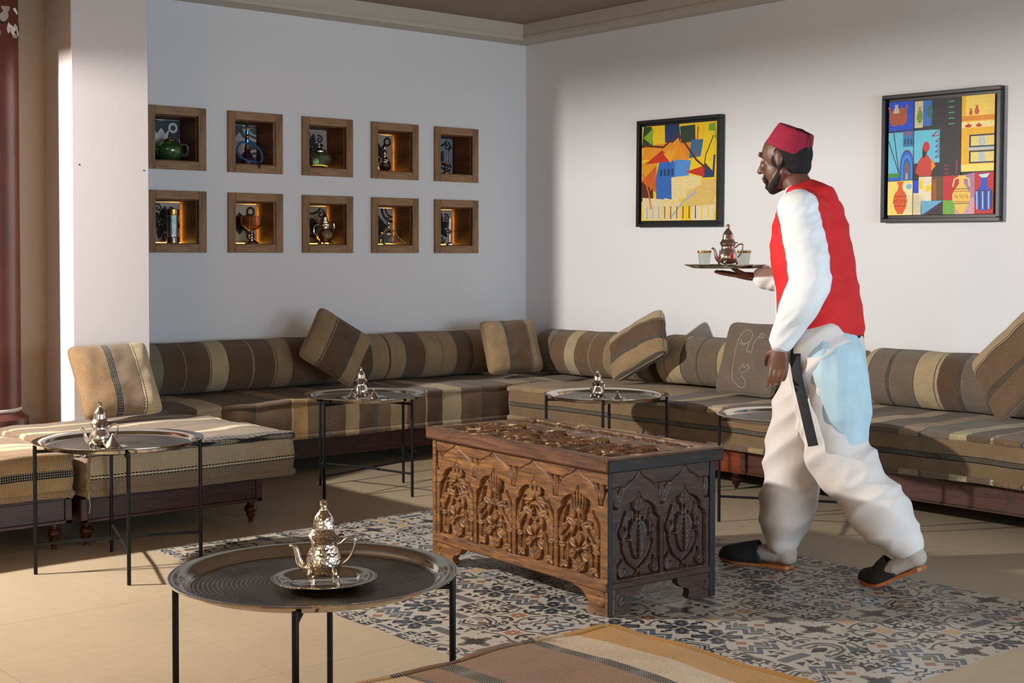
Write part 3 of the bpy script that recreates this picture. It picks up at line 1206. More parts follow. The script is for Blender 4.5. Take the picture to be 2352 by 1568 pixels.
# ------------------------------------------------------------------ bolsters
def bolster(label, axis, a0, a1, c2, zc, r, bands, seed):
    L = a1 - a0
    mid = (a0 + a1) / 2
    mat = m_kilim('kilim_bolster', bands, min(b[0] for b in bands), a1, cell=.0058, ribs=170)
    loc = (mid, c2, zc) if axis == 0 else (c2, mid, zc)
    t = thing('bolster', label, 'bolster', loc, 0, 'kilim bolsters along the walls')
    g = Geo()
    n, seg = int(L / .03), 40
    prof = []
    for i in range(n + 1):
        x = -L / 2 + L * i / n
        prof.append((x, r))
    e = .03
    prof = [(-L / 2, r * .55), (-L / 2 - .004, r * .8), (-L / 2 + .004, r * .93), (-L / 2 + .014, r * .985)] + [(x, q) for x, q in prof if abs(x) < L / 2 - .02] + [(L / 2 - .014, r * .985), (L / 2 - .004, r * .93), (L / 2 + .004, r * .8), (L / 2, r * .55)]
    vs, uv = [], []
    for (x, q) in prof:
        for k in range(seg + 1):
            a = 2 * PI * k / seg
            nn = noise.noise(Vector((x * 5 + seed * 4, math.cos(a) * 1.3, math.sin(a) * 1.3)))
            rr = q + nn * .006
            y, z = rr * math.cos(a), rr * math.sin(a)
            if z < -r * .90:
                z = -r * .90 - (z + r * .90) * -.15
            p = (x, y, z) if axis == 0 else (y, x, z)
            vs.append(p)
            uv.append((x + mid, a * r))
    fs = []
    for i in range(len(prof) - 1):
        for k in range(seg):
            fs.append((i * (seg + 1) + k, i * (seg + 1) + k + 1, (i + 1) * (seg + 1) + k + 1, (i + 1) * (seg + 1) + k))
    g.add(vs, fs, 0, uv)
    g.obj('cover', mat, t, smooth=70)
    for s in (-1, 1):
        d = Geo()
        d.lathe([(r * .6, 0), (r * .3, .004), (0.0, .006)], (0, 0, 0), 32)
        o = d.obj('end_cap', mat, t)
        o.location = (s * L / 2, 0, 0) if axis == 0 else (0, s * L / 2, 0)
        o.rotation_euler = (0, s * PI / 2, 0) if axis == 0 else (-s * PI / 2, 0, 0)
    return t


tb = '#97815f'
bolster('brown and cream striped bolster nearest the pillar on the niche bench', 0, 3.34, 4.74, 7.245, .578, .152,
        [(3.3, '#8a8066', 'p'), (3.497, K_, 'l'), (3.503, D_, 'p'), (3.632, D_, 's'), (3.642, D_, 'p'), (3.785, C_, 'p'), (3.792, K_, 'l'), (3.797, C_, 'p'), (3.905, K_, 'l'), (3.909, D_, 'p'), (4.065, D_, 's'), (4.075, D_, 'p'), (4.21, T_, 'p'), (4.219, K_, 'l'), (4.223, T_, 'p'), (4.326, K_, 'l'), (4.331, D_, 'p')], 1)
bolster('tan bolster with dark bands left of the corner cushion', 0, 4.77, 5.93, 7.245, .578, .152,
        [(4.7, D_, 'p'), (4.884, K_, 'l'), (4.905, T_, 'p'), (5.028, K_, 'p'), (5.034, T_, 'l'), (5.045, T_, 'p'), (5.160, K_, 'l'), (5.182, D_, 'p'), (5.312, C_, 'p'), (5.318, K_, 'l'), (5.322, T_, 'p'), (5.447, K_, 'l'), (5.451, T_, 'p'), (5.565, D_, 'p'), (5.695, K_, 'l'), (5.705, T_, 'p'), (5.86, K_, 'l'), (5.87, T_, 'p')], 2)
bolster('greyish brown bolster right of the corner cushion', 1, 5.96, 6.99, 6.265, .580, .152,
        [(5.9, B_, 'p'), (6.06, K_, 'l'), (6.07, T_, 'p'), (6.294, K_, 'l'), (6.299, B_, 'p'), (6.425, B_, 's'), (6.435, B_, 'p'), (6.559, K_, 'l'), (6.563, C_, 'p'), (6.66, B_, 'p'), (6.79, K_, 'b'), (6.81, G_, 'p'), (6.95, T_, 'p')], 3)
bolster('cream and brown bolster between the tilted cushion and the face cushion', 1, 4.56, 5.86, 6.265, .588, .152,
        [(4.5, D_, 'p'), (4.85, C_, 'p'), (4.95, B_, 'p'), (5.15, C_, 'p'), (5.35, K_, 'l'), (5.355, G_, 'p'), (5.495, K_, 'b'), (5.512, G_, 'p'), (5.63, K_, 'l'), (5.637, C_, 'p'), (5.762, K_, 'l'), (5.767, C_, 'p'), (5.83, D_, 'p')], 4)
bolster('striped bolster nearest the right edge behind the walking man', 1, 2.95, 4.36, 6.265, .580, .152,
        [(2.9, B_, 'p'), (3.2, C_, 'p'), (3.38, D_, 'p'), (3.50, T_, 'p'), (3.622, K_, 'b'), (3.634, G_, 'p'), (3.766, K_, 'b'), (3.785, D_, 'p'), (3.893, K_, 'l'), (3.897, C_, 'p'), (3.912, K_, 'l'), (3.916, C_, 'p'), (4.03, K_, 'l'), (4.036, G_, 'p'), (4.172, K_, 'b'), (4.196, G_, 'p'), (4.305, K_, 'l'), (4.31, C_, 'p')], 5)


# ------------------------------------------------------------------ cushions
def cushion(label, c, U, V, w, h, th, bands, seed, cell=.0058, ribs=200, fold=.0):
    U = Vector(U).normalized()
    V = Vector(V)
    V = (V - U * V.dot(U)).normalized()
    N = U.cross(V)
    t = thing('cushion', label, 'cushion', c, 0, 'kilim cushions')
    mat = m_kilim('kilim_cushion', bands, 0, w, cell=cell, ribs=ribs)
    n = 34
    g = Geo()

    def P(u, v, s):
        k = .050
        x = w / 2 * u * (1 - k * (1 - v * v) * u * u)
        y = h / 2 * v * (1 - k * (1 - u * u) * v * v)
        rc = 1 - .085 * (abs(u) * abs(v)) ** 7
        x, y = x * rc, y * rc
        e = max(0, (1 - abs(u) ** 3.6)) * max(0, (1 - abs(v) ** 3.6))
        z = th / 2 * e ** .48 * s
        nn = noise.noise(Vector((u * 2.3 + seed * 5, v * 2.3, s)))
        z += nn * .010 * min(1, e * 2)
        cor = (abs(u) * abs(v)) ** 3
        z *= 1 + .3 * cor
        rid = noise.noise(Vector((u * 6 + seed, v * 6, s * 3)))
        z += rid * .003 * min(1, e * 3) + fold * math.sin(v * 3 + u) * e
        q = U * x + V * y + N * z
        return q, (x + w / 2, y + h / 2)
    idx = [-math.cos(PI * i / n) * .35 + (-1 + 2 * i / n) * .65 for i in range(n + 1)]
    for s in (1, -1):
        vs, uv = [], []
        for v in idx:
            for u in idx:
                q, a = P(u, v, s)
                vs.append(q)
                uv.append(a)
        m = n + 1
        g.add(vs, [(j * m + i, j * m + i + 1, (j + 1) * m + i + 1, (j + 1) * m + i) for j in range(n) for i in range(n)], 0, uv)
    me = g.mesh('cover', mat, 0)
    bm = bmesh.new()
    bm.from_mesh(me)
    bmesh.ops.remove_doubles(bm, verts=bm.verts, dist=.0002)
    bmesh.ops.recalc_face_normals(bm, faces=bm.faces)
    bm.to_mesh(me)
    bm.free()
    me.shade_smooth()
    link('cover', me, t)
    # seam welt round the edge
    ring = [P(u, -1, 1) for u in idx] + [P(1, v, 1) for v in idx[1:]] + [P(u, 1, 1) for u in idx[::-1][1:]] + [P(-1, v, 1) for v in idx[::-1][1:-1]]
    gg = Geo()
    uvm = {}
    pts = [r[0] for r in ring]
    gg.tube(pts, .0045, 6, 0, closed=True, uvf=lambda p: ((p.dot(U) + w / 2), (p.dot(V) + h / 2)))
    gg.obj('seam', mat, t, smooth=80)
    return t, (lambda u, v: P(u, v, 1)[0]), N


cushion('large brown and cream cushion leaning on the white pillar', (2.872, 6.330, .622), (1, -.02, .03), (-.02, .50, .86), .405, .395, .13,
        [(0, '#8a6f50', 'p'), (.158, K_, 'b'), (.190, '#7e6a56', 'p'), (.295, K_, 'l'), (.299, C_, 'p'), (.306, K_, 'l'), (.311, C_, 'p')], 1, .0085, 160)
cushion('tilted cushion with a dark braid on the niche bench', (4.53, 6.94, .682), (.308, -.10, -.206), (.179, .11, .291), .385, .375, .13,
        [(0, T_, 'p'), (.118, K_, 'p'), (.124, C_, 'p'), (.129, D_, 'p'), (.255, K_, 'b'), (.285, T_, 'p')], 2, .0045)
cushion('upright cushion with a black braid in the room corner', (5.855, 6.885, .632), (.985, -.17, .02), (.02, .36, .93), .415, .365, .15,
        [(0, T_, 'p'), (.135, K_, 'b'), (.17, D_, 'p'), (.305, C_, 'p'), (.309, K_, 'p'), (.314, T_, 'p')], 3, .0045)
cushion('tilted cushion with a blue-black braid leaning on the right wall bolster', (5.985, 5.859, .680), (-.12, -.146, -.237), (.10, -.33, .289), .325, .445, .15,
        [(0, C_, 'p'), (.075, K_, 'p'), (.081, C_, 'p'), (.085, D_, 'p'), (.195, '#14161c', 'b'), (.225, T_, 'p'), (.310, K_, 'l'), (.318, T_, 'p')], 4, .0045)
cf, PF, NF = cushion('plain grey-brown cushion embroidered with a one-line face', (5.965, 4.965, .652), (0, -1, 0), (.33, 0, .94), .42, .42, .11,
                     [(0, '#76675a', 'p'), (.2, '#75665a', 'p')], 5, .005)
cushion('cream and brown cushion cut off by the right edge', (5.79, 3.28, .735), (-.45, -.62, -.62), (.10, -.64, .76), .40, .44, .13,
        [(0, C_, 'p'), (.085, K_, 'p'), (.090, C_, 'p'), (.100, K_, 'p'), (.105, B_, 'p'), (.255, K_, 'b'), (.29, B_, 'p')], 6, .006)
# embroidery
MEMB = m_plain('cream_thread', '#b9ad97', .8)


def stitch_path(pts, dash=.007, gap=.0022, w=.0016):
    P = smooth_path([(a, b, 0) for a, b in pts], 14)
    # resample
    L = [0]
    for i in range(1, len(P)):
        L.append(L[-1] + (P[i] - P[i - 1]).length * .21)
    g = Geo()
    s = 0
    def at(d):
        for i in range(1, len(L)):
            if L[i] >= d:
                t = (d - L[i - 1]) / max(1e-9, L[i] - L[i - 1])
                return P[i - 1].lerp(P[i], t)
        return P[-1]
    while s < L[-1] - gap:
        a, b = at(s), at(min(L[-1], s + dash))
        g.tube([PF(a.x, a.y) + NF * .0008, PF((a.x + b.x) / 2, (a.y + b.y) / 2) + NF * .0018, PF(b.x, b.y) + NF * .0008], w, 5)
        s += dash + gap
    return g


# face outline: forehead-cheek-chin, nose, mouth, closed eye, flower
EM = [[(.06, .58), (-.02, .70), (-.16, .76), (-.30, .66), (-.37, .42), (-.38, .1), (-.36, -.3), (-.30, -.62), (-.12, -.80), (.08, -.86), (.18, -.78), (.16, -.66), (-.02, -.52)],
      [(.06, .58), (.04, .34), (.0, .16), (.05, .10), (.10, .16), (.15, .10), (.19, .14), (.19, .36), (.22, .52), (.30, .60)],
      [(-.12, -.36), (-.02, -.22), (.05, -.32), (.12, -.22), (.20, -.30), (.14, -.42), (.02, -.44), (-.06, -.42)],
      [(-.28, .44), (-.20, .34), (-.08, .34), (.0, .42)]]
for pth in EM:
    stitch_path(pth).obj('embroidery', MEMB, cf, smooth=80, kind='stuff', label='cream stitched line of the face')
ge = Geo()
for k in range(6):
    a, b = -.26 + k * .048, .40 - .05 * math.sin(PI * (k + .5) / 6)
    ge.tube([PF(a, b) + NF * .001, PF(a + (k - 2.5) * .01, b - .07) + NF * .001], .001, 5)
for k in range(26):
    a = k * .75
    r_ = .02 + .0035 * k
    ge.tube([PF(.36 + r_ * math.cos(a), .60 + r_ * math.sin(a)) + NF * .0015, PF(.36 + r_ * math.cos(a + .6), .60 + r_ * math.sin(a + .6)) + NF * .0015], .0011, 5)
ge.obj('embroidery', MEMB, cf, smooth=80, kind='stuff', label='cream stitched lashes and flower')


# ================================================================== WALL NICHES
GREENG = m_glass('green_glass', '#a9d48e', 0.03)
PALEG = m_glass('pale_green_glass', '#d2dcbc', 0.05)
CLEARG = m_glass('clear_glass', '#e4eef0', 0.02)
AMBER = m_glass('amber_glass', '#f0b860', 0.03)
PURPLE = m_plain('purple_enamel', '#3c1830', 0.15, 0.3)
BLUEH = m_plain('blue_hose_velvet', '#1d4f80', 0.7)
BLUEM = m_metal('blue_anodised', '#2a86c8', 0.2, tarn=.1)
TANH = m_plain('tan_hose', '#8d7a5c', .7)
DARKM = m_plain('dark_wood_mouthpiece', '#2a1812', .4)
LED = m_emit('amber_strip_light', '#ffb73a', 30.0)
LED2 = m_emit('amber_strip_light_dim', '#ffb73a', 12.0)
PLATE = m_col('niche_tile_print', 0.45, 0.25, 300, 0.03, 0.3)

lit = {(0, 0): 2, (1, 0): 3, (2, 0): 3, (3, 0): 2, (4, 0): 2, (0, 1): 0, (1, 1): 0, (2, 1): 1, (3, 1): 3, (4, 1): 0}
NAMES = {(0, 1): 'holding the green glass teapot', (1, 1): 'holding the blue water pipe', (2, 1): 'holding the round pale green jar', (3, 1): 'holding the small silver bottle, top row',
         (4, 1): 'top right, holding the glass candle holder', (0, 0): 'holding the glass lantern cylinder', (1, 0): 'holding the amber goblet', (2, 0): 'holding the silver ewer',
         (3, 0): 'holding the small water pipe with a tan hose', (4, 0): 'bottom right, holding the tall candle glass'}
BG = {(0, 1): ('#3c434b', '#cfd0cc'), (1, 1): ('#55575b', '#c8beb2'), (2, 1): ('#a1988c', '#2c2b2d'), (3, 1): ('#b09c80', '#242226'), (4, 1): ('#879196', '#1e2328'),
      (0, 0): ('#c2b6a6', '#2b2c30'), (1, 0): ('#c9b496', '#2d2b2c'), (2, 0): ('#a89470', '#2a241e'), (3, 0): ('#a39b8e', '#232327'), (4, 0): ('#b5a998', '#2a2b2f')}
for i, (x0, x1) in enumerate(NX):
    for j, (z0, z1) in enumerate(NZ):
        t = thing('wall_niche', 'oak framed square wall niche ' + NAMES[(i, j)], 'niche', ((x0 + x1) / 2, WY, (z0 + z1) / 2), 0, 'wall niches')
        hx, hz = (x1 - x0) / 2, (z1 - z0) / 2
        e = .0155
        for s in (-1, 1):
            a, b = sorted((s * hx, s * (hx - BW)))
            Geo().box(a, b, -e, .012, -hz, hz, .002).obj('frame_board', OAKV, t)
            a, b = sorted((s * hz, s * (hz - BW)))
            Geo().box(-hx + BW + .0005, hx - BW - .0005, -e, .012, a, b, .002).obj('frame_board', OAK, t)
        ix, iz = hx - BW, hz - BW
        for s in (-1, 1):
            a, b = sorted((s * ix, s * (ix - .006)))
            Geo().box(a, b, .012, ND, -iz, iz).obj('lining', LINING, t, smooth=0)
            a, b = sorted((s * iz, s * (iz - .006)))
            Geo().box(-ix + .006, ix - .006, .012, ND, a, b).obj('lining', LINING, t, smooth=0)
        bgc, fgc = BG[(i, j)]
        P = Pat(bgc, 1.0)
        P.g = Geo()
        P.g.box(-1, 1, -1, 1, -.02, 0, 0, 0, bgc)
        rr = random.Random(i * 7 + j)
        kind = (i + 2 * j) % 4
        if (i, j) == (0, 1) or kind == 1:
            for q in range(4):
                b = PI / 4 + q * PI / 2 + .2 * 0
                P.band([pt(.1, b), pt(.75, b)], .12, fgc)
                P.arc(*pt(.9, b), .2, 0, 2 * PI, .09, fgc, 14)
                P.leaf(*pt(.05, b + PI / 4), b + PI / 4, .5, .14, fgc)
                P.arc(*pt(1.35, b + PI / 4), .35, 0, 2 * PI, .06, fgc, 14)
        elif kind == 2:
            for q in range(4):
                b = q * PI / 2
                P.arc(*pt(1.3, b), .7, b + PI - 1, b + PI + 1, .09, fgc)
                for d in range(5):
                    P.leaf(*pt(.05, b + d * .3), b + d * .32, .34, .05, fgc)
                P.spiral(*pt(.85, b + PI / 4), b, 1.2, .03, .24, .07, fgc)
        elif kind == 3:
            for q in range(4):
                b = q * PI / 2
                P.arc(*pt(1.42, b + PI / 4), .75, 0, 2 * PI, .10, fgc, 24)
                P.arc(*pt(1.42, b + PI / 4), .5, 0, 2 * PI, .07, fgc, 20)
                P.fleur(*pt(.1, b), b, 1.8, fgc)
        else:
            for q in range(6):
                b = q * PI / 3 + .3
                P.leaf(*pt(.1, b), b, .7, .14, fgc)
                P.spiral(*pt(.75, b + .5), b, 1.3, .02, .22, .07, fgc)
        P.disc(0, 0, .12, fgc)
        me = P.g.mesh('niche_tile', PLATE, 0, recalc=False)
        o = link('patterned_tile', me, t)
        o.rotation_euler = (PI / 2, 0, 0)
        o.scale = (ix - .018, iz - .012, .2)
        o.location = (0, ND - .026, 0)
        k = lit[(i, j)]
        if k:
            Geo().box(-ix + .010, ix - .010, ND - .020, ND - .012, -iz + .0065, -iz + .0100).obj('light_strip', LED if k > 1 else LED2, t, smooth=0)
            if k >= 2:
                Geo().box(ix - .046, ix - .040, ND - .014, ND - .008, -iz + .02, iz - .02).obj('light_strip', LED, t, smooth=0)


def arcpts(c, r, a0, a1, n=14, ry=None, ax=(0, 2)):
    out = []
    for i in range(n + 1):
        a = a0 + (a1 - a0) * i / n
        p = [c[0], c[1], c[2]]
        p[ax[0]] += r * math.cos(a)
        p[ax[1]] += (ry or r) * math.sin(a)
        out.append(tuple(p))
    return out


fz = [NZ[0][0] + BW + .0065, NZ[1][0] + BW + .0065]
NY = WY + .085
# top row
t = thing('glass_teapot', 'green glass teapot with a brass lid in the top left niche', 'teapot', (3.755, NY, fz[1]))
Geo().lathe([(.045, 0), (.066, .02), (.078, .05), (.074, .082), (.05, .108), (.032, .116), (.029, .114), (.047, .105), (.071, .081), (.075, .05), (.063, .022), (.04, .004)], seg=40).obj('body', GREENG, t)
Geo().lathe([(.034, .115), (.036, .121), (.022, .128), (.008, .134), (.010, .142), (.005, .15), (.008, .158), (.002, .172)], seg=28).obj('lid', BRASS, t)
Geo().tube(smooth_path([(.068, 0, .095), (.10, 0, .10), (.118, 0, .075), (.105, 0, .04), (.072, 0, .035)]), .006, 10).obj('handle', CLEARG, t)
Geo().tube(smooth_path([(-.07, 0, .06), (-.10, 0, .075), (-.112, 0, .105)]), [.012] * 6 + [.009] * 7, 10).obj('spout', GREENG, t)

t = thing('water_pipe', 'blue and brass water pipe with a blue hose in a top row niche', 'water pipe', (4.252, NY - .03, fz[1]))
Geo().lathe([(.036, 0), (.04, .02), (.03, .05), (.018, .075), (.014, .085)], seg=28).obj('vase', PURPLE, t)
Geo().lathe([(.014, .084), (.022, .09), (.016, .105), (.012, .125), (.010, .13)], seg=24).obj('collar', SILVER, t)
Geo().lathe([(.013, .13), (.014, .15), (.010, .155)], seg=24).obj('stem_sleeve', BLUEM, t)
Geo().lathe([(.008, .154), (.013, .163), (.013, .17), (.007, .18)], seg=24).obj('stem_bead', BRASS, t)
Geo().lathe([(.013, .18), (.014, .2), (.008, .204)], seg=24).obj('stem_sleeve', BLUEM, t)
Geo().lathe([(.005, .203), (.008, .215), (.055, .218), (.058, .221), (.01, .222), (.006, .24), (0, .241)], seg=32).obj('ash_tray', SILVER, t)
Geo().tube(smooth_path([(.01, -.01, .12), (-.05, -.02, .13), (-.085, -.025, .08), (-.05, -.035, .03), (.03, -.04, .012), (.075, -.04, .02), (.07, -.035, .08), (.02, -.02, .13)]), .007, 10).obj('hose', BLUEH, t, smooth=80)
Geo().tube([(.055, -.055, .035), (.035, -.085, -.008), (.028, -.10, -.03)], [.006, .005, .004], 10).obj('mouthpiece', DARKM, t)

t = thing('glass_jar', 'round pale green glass jar with a silver lid in the top middle niche', 'jar', (4.782, NY, fz[1]))
Geo().lathe([(.04, 0), (.065, .015), (.082, .045), (.078, .075), (.055, .095), (.036, .1), (.034, .098), (.052, .093), (.075, .073), (.078, .045), (.062, .018)], seg=40, flute=8, fa=.025).obj('body', PALEG, t)
Geo().lathe([(.037, .1), (.038, .108), (.026, .118), (.012, .128), (.014, .136), (.006, .142), (.006, .155), (.002, .16)], seg=28).obj('lid', SILVER, t)

t = thing('silver_bottle', 'small round silver bottle with a tall neck in a top row niche', 'bottle', (5.290, NY, fz[1]))
Geo().lathe([(.026, 0), (.036, .008), (.044, .03), (.036, .05), (.024, .058), (.030, .064), (.032, .075), (.022, .086), (.013, .095), (.012, .115), (.017, .12), (.012, .135), (.005, .145), (.006, .155), (0, .162)], seg=36).obj('body', SILVER, t)
Geo().tube(smooth_path([(-.04, 0, .035), (-.058, 0, .06), (-.05, 0, .09), (-.028, 0, .08)]), .004, 8).obj('handle', SILVER, t)

t = thing('candle_holder', 'brass footed candle holder with a clear glass in the top right niche', 'candle holder', (5.790, NY - .01, fz[1]))
Geo().lathe([(.030, 0), (.03, .006), (.012, .014), (.007, .03), (.010, .036), (.006, .046), (.009, .055), (.030, .064), (.033, .072), (.022, .076)], seg=32).obj('foot', BRASS, t)
Geo().lathe([(.020, .076), (.021, .165), (.019, .165), (.018, .078)], seg=28).obj('glass', CLEARG, t)

# bottom row
t = thing('glass_lantern', 'clear cylinder lantern with brass top and foot in the bottom left niche', 'lantern', (3.765, NY - .01, fz[0]))
Geo().lathe([(.038, 0), (.038, .03), (.034, .034)], seg=36).obj('foot', m_metal('foot_metal', '#7c6f60', .3), t)
Geo().lathe([(.033, .034), (.033, .165), (.031, .165), (.031, .036)], seg=36).obj('glass', m_metal('mercury_glass', '#b8c4c4', .12, .4, 300, .2), t)
Geo().lathe([(.036, .163), (.037, .168), (.037, .196), (.03, .199), (0, .2)], seg=36).obj('cap', BRASS, t)

t = thing('goblet', 'wide amber glass goblet on a turned silver stem', 'goblet', (4.297, NY, fz[0]))
Geo().lathe([(.044, 0), (.040, .008), (.018, .02), (.010, .03), (.017, .038), (.010, .047), (.018, .056), (.010, .065), (.013, .078), (.03, .086)], seg=36).obj('stem', SILVER, t)
Geo().lathe([(.012, .082), (.04, .09), (.066, .112), (.070, .165), (.073, .168), (.066, .166), (.062, .115), (.036, .095), (.01, .088)], seg=44).obj('bowl', AMBER, t)

t = thing('ewer', 'dark silver ewer with a pointed lid on a small stand in the bottom middle niche', 'ewer', (4.818, NY - .01, fz[0]))
Geo().lathe([(.05, 0), (.05, .008), (.035, .02), (.03, .024)], seg=32, flute=12, fa=.06).obj('stand', BRASS, t)
Geo().lathe([(.03, .022), (.052, .035), (.062, .062), (.05, .09), (.032, .104), (.040, .112), (.038, .128), (.028, .136)], seg=40).obj('body', HAMMER, t)
Geo().lathe([(.030, .135), (.03, .142), (.02, .148), (.019, .17), (.012, .176), (.006, .19), (.009, .198), (0, .207)], seg=32).obj('lid', SILVER, t)
Geo().tube(smooth_path([(-.05, 0, .05), (-.08, 0, .07), (-.075, 0, .115), (-.04, 0, .125)]), .005, 8).obj('handle', SILVER, t)
Geo().tube(smooth_path([(.05, 0, .075), (.07, 0, .10), (.068, 0, .13)]), [.009] * 5 + [.006] * 4 + [.005] * 4, 8).obj('spout', SILVER, t)

t = thing('water_pipe', 'small clear water pipe with a tan hose in the bottom row', 'water pipe', (5.305, NY - .02, fz[0]))
Geo().lathe([(.035, 0), (.05, .014), (.055, .034), (.042, .055), (.026, .062), (.026, .075), (.024, .075), (.024, .06), (.04, .053), (.052, .034), (.047, .016)], seg=36).obj('vase', CLEARG, t)
Geo().lathe([(.026, .073), (.028, .078), (.018, .09), (.007, .1), (.012, .108), (.012, .116), (.005, .124), (.011, .134), (.011, .142), (.004, .15), (.010, .162), (.008, .172), (0, .18)], seg=28).obj('stem', SILVER, t)
Geo().tube(smooth_path([(-.01, -.01, .085), (.03, -.02, .09), (.055, -.03, .05), (.09, -.045, .016), (.105, -.05, .008)]), .005, 8).obj('hose', TANH, t, smooth=80)
Geo().tube([(-.055, -.005, .075), (-.02, -.008, .10), (-.008, -.01, .108)], [.009, .006, .004], 8).obj('bowl_arm', BRASS, t)

t = thing('candle_holder', 'tall stemmed candle glass on a dark foot in the bottom right niche', 'candle holder', (5.825, NY - .01, fz[0]))
Geo().lathe([(.033, 0), (.033, .006), (.012, .012), (.005, .02), (.005, .075), (.009, .08), (.005, .085), (.026, .094), (.028, .1), (.018, .103)], seg=32).obj('stem', SILVER, t)
Geo().lathe([(.018, .103), (.019, .18), (.017, .18), (.016, .105)], seg=28).obj('glass', CLEARG, t)


# ================================================================== TRAY TABLES
def m_tray():
    t = NT('engraved_tray')
    co = t.coord()
    sep = t.new('ShaderNodeSeparateXYZ')
    t.link(co, sep.inputs[0])
    r = t.math('SQRT', t.math('ADD', t.math('MULTIPLY', sep.outputs[0], sep.outputs[0]), t.math('MULTIPLY', sep.outputs[1], sep.outputs[1])))
    th = t.math('ARCTAN2', sep.outputs[1], sep.outputs[0])
    rings = t.math('SINE', t.math('MULTIPLY', r, 2 * PI / 0.0105))
    dash = t.math('SINE', t.math('ADD', t.math('MULTIPLY', th, 150), t.math('MULTIPLY', t.math('FLOOR', t.math('MULTIPLY', r, 1 / 0.0105)), 2.2)))
    h = t.math('MULTIPLY', rings, t.math('ADD', t.math('MULTIPLY', dash, .6), .5))
    n = t.noise(co, 9, 5, .65)
    t.base(t.ramp(n, [(.3, lin('#4b4640')), (.7, lin('#7d756b'))]))
    t.set(Metallic=1.0, Roughness=.30)
    rr = t.ramp(n, [(.3, (.24, .24, .24, 1)), (.7, (.38, .38, .38, 1))])
    t.link(rr, t.p.inputs['Roughness'])
    t.bump(h, .5, .0012)
    return t.m


TRAYC = m_tray()


def tray_table(label, x, y, rot, r=.325, z=.508):
    t = thing('tray_table', label, 'table', (x, y, 0), rot, 'round tray tables with black frames')
    rl, rt = r - .012, .0075
    for k in range(4):
        a = k * PI / 2
        px, py = rl * math.cos(a), rl * math.sin(a)
        g = Geo().tube([(px, py, 0.001), (px, py, .004), (px, py, z - .012)], [.0065, rt, rt], 14)
        g.obj('leg', IRON, t)
    for k, zz in ((0, .118), (1, .118)):
        a = k * PI / 2
        c, s = math.cos(a) * rl, math.sin(a) * rl
        d = .006 * (1 if k else 0)
        Geo().tube([(-c, -s, zz), (0, 0, zz + d), (c, s, zz)], .006, 10).obj('stretcher', IRON, t)
        Geo().tube([(-c, -s, z - .036), (0, 0, z - .036 + d * .4), (c, s, z - .036)], .0065, 10).obj('top_bar', IRON, t)
    # tray: raised rim, sloped wall, hammered bottom
    g = Geo()
    ang = [2 * PI * k / 96 for k in range(96)]
    rr_ = [.0, .08, .16, .225, r - .0515]
    vs = [(0, 0, z - .0212)] + [(q * math.cos(a), q * math.sin(a), z - .0212) for q in rr_[1:] for a in ang]
    fs = [(0, 1 + k, 1 + (k + 1) % 96) for k in range(96)] + [(1 + i * 96 + k, 1 + (i + 1) * 96 + k, 1 + (i + 1) * 96 + (k + 1) % 96, 1 + i * 96 + (k + 1) % 96) for i in range(3) for k in range(96)]
    g.add(vs, fs)
    g.obj('tray_bottom', TRAYC, t, recalc=False)
    g = Geo()
    g.lathe([(r - .052, z - .0215), (r - .044, z - .017), (r - .038, z - .009), (r - .030, z - .006), (r - .006, z + .001), (r, z), (r, z - .003), (r - .006, z - .004), (r - .03, z - .011), (r - .042, z - .022), (r - .052, z - .0255), (.02, z - .0255), (.0, z - .0255)], seg=96)
    g.obj('tray_rim', TRAYRIM, t)
    return t, z - .0215


def teapot(label, x, y, z, rot, s=1.0, mat=HAMMER, group='silver teapots'):
    t = thing('teapot', label, 'teapot', (x, y, z), rot, group)
    S = lambda L: [(a * s, b * s) for a, b in L]
    V3 = lambda L: [(a * s, b * s, c * s) for a, b, c in L]
    body = S([(0.001, .014), (.022, .014), (.030, .017), (.037, .026), (.0405, .038), (.040, .050), (.036, .063), (.030, .076), (.0275, .084), (.0285, .090), (.0325, .096), (.0335, .100), (.0325, .102), (.030, .101), (.0, .100)])
    Geo().lathe(body, seg=48).obj('body', mat, t)
    lid = S([(.0345, .1015), (.0355, .104), (.033, .107), (.029, .111), (.027, .117), (.0245, .119), (.0245, .121), (.0235, .124), (.023, .135), (.021, .143), (.0165, .150), (.0105, .158), (.0075, .163), (.0072, .169), (.0085, .1695), (.0085, .1725), (.0072, .174), (.0085, .176), (.0085, .180), (.004, .183), (0, .184)])
    Geo().lathe(lid, seg=48).obj('lid', mat, t)
    sp = smooth_path(V3([(-.034, 0, .030), (-.046, 0, .031), (-.055, 0, .045), (-.059, 0, .062), (-.063, 0, .074), (-.0695, 0, .080), (-.076, 0, .0785)]), 5)
    n = len(sp)
    rad = [((.011 - .0075 * (i / (n - 1)) ** .7) * s, (.009 - .0055 * (i / (n - 1)) ** .7) * s) for i in range(n)]
    Geo().tube(sp, rad, 12).obj('spout', SILVER, t, smooth=80)
    hd = smooth_path(V3([(.031, 0, .083), (.040, 0, .087), (.052, 0, .097), (.068, 0, .098), (.0705, 0, .088), (.066, 0, .068), (.055, 0, .050), (.040, 0, .038)]), 5)
    Geo().tube(hd, [(.0032 * s, .0042 * s)] * len(hd), 10).obj('handle', SILVER, t, smooth=80)
    Geo().tube(V3([(.033, 0, .103), (.040, 0, .105), (.045, 0, .104)]), [.003 * s, .0025 * s, .002 * s], 8).obj('hinge', m_dark, t)
    for k in range(4):
        a = k * PI / 2 + PI / 4
        c, q = math.cos(a), math.sin(a)
        P = V3([(c * .036, q * .036, .028), (c * .041, q * .041, .020), (c * .036, q * .036, .008), (c * .039, q * .039, .002)])
        Geo().tube(smooth_path(P, 4), lerp_path([.0075 * s, .006 * s, .0025 * s, .004 * s], 4), 8).obj('foot', SILVER, t, smooth=80)
    return t


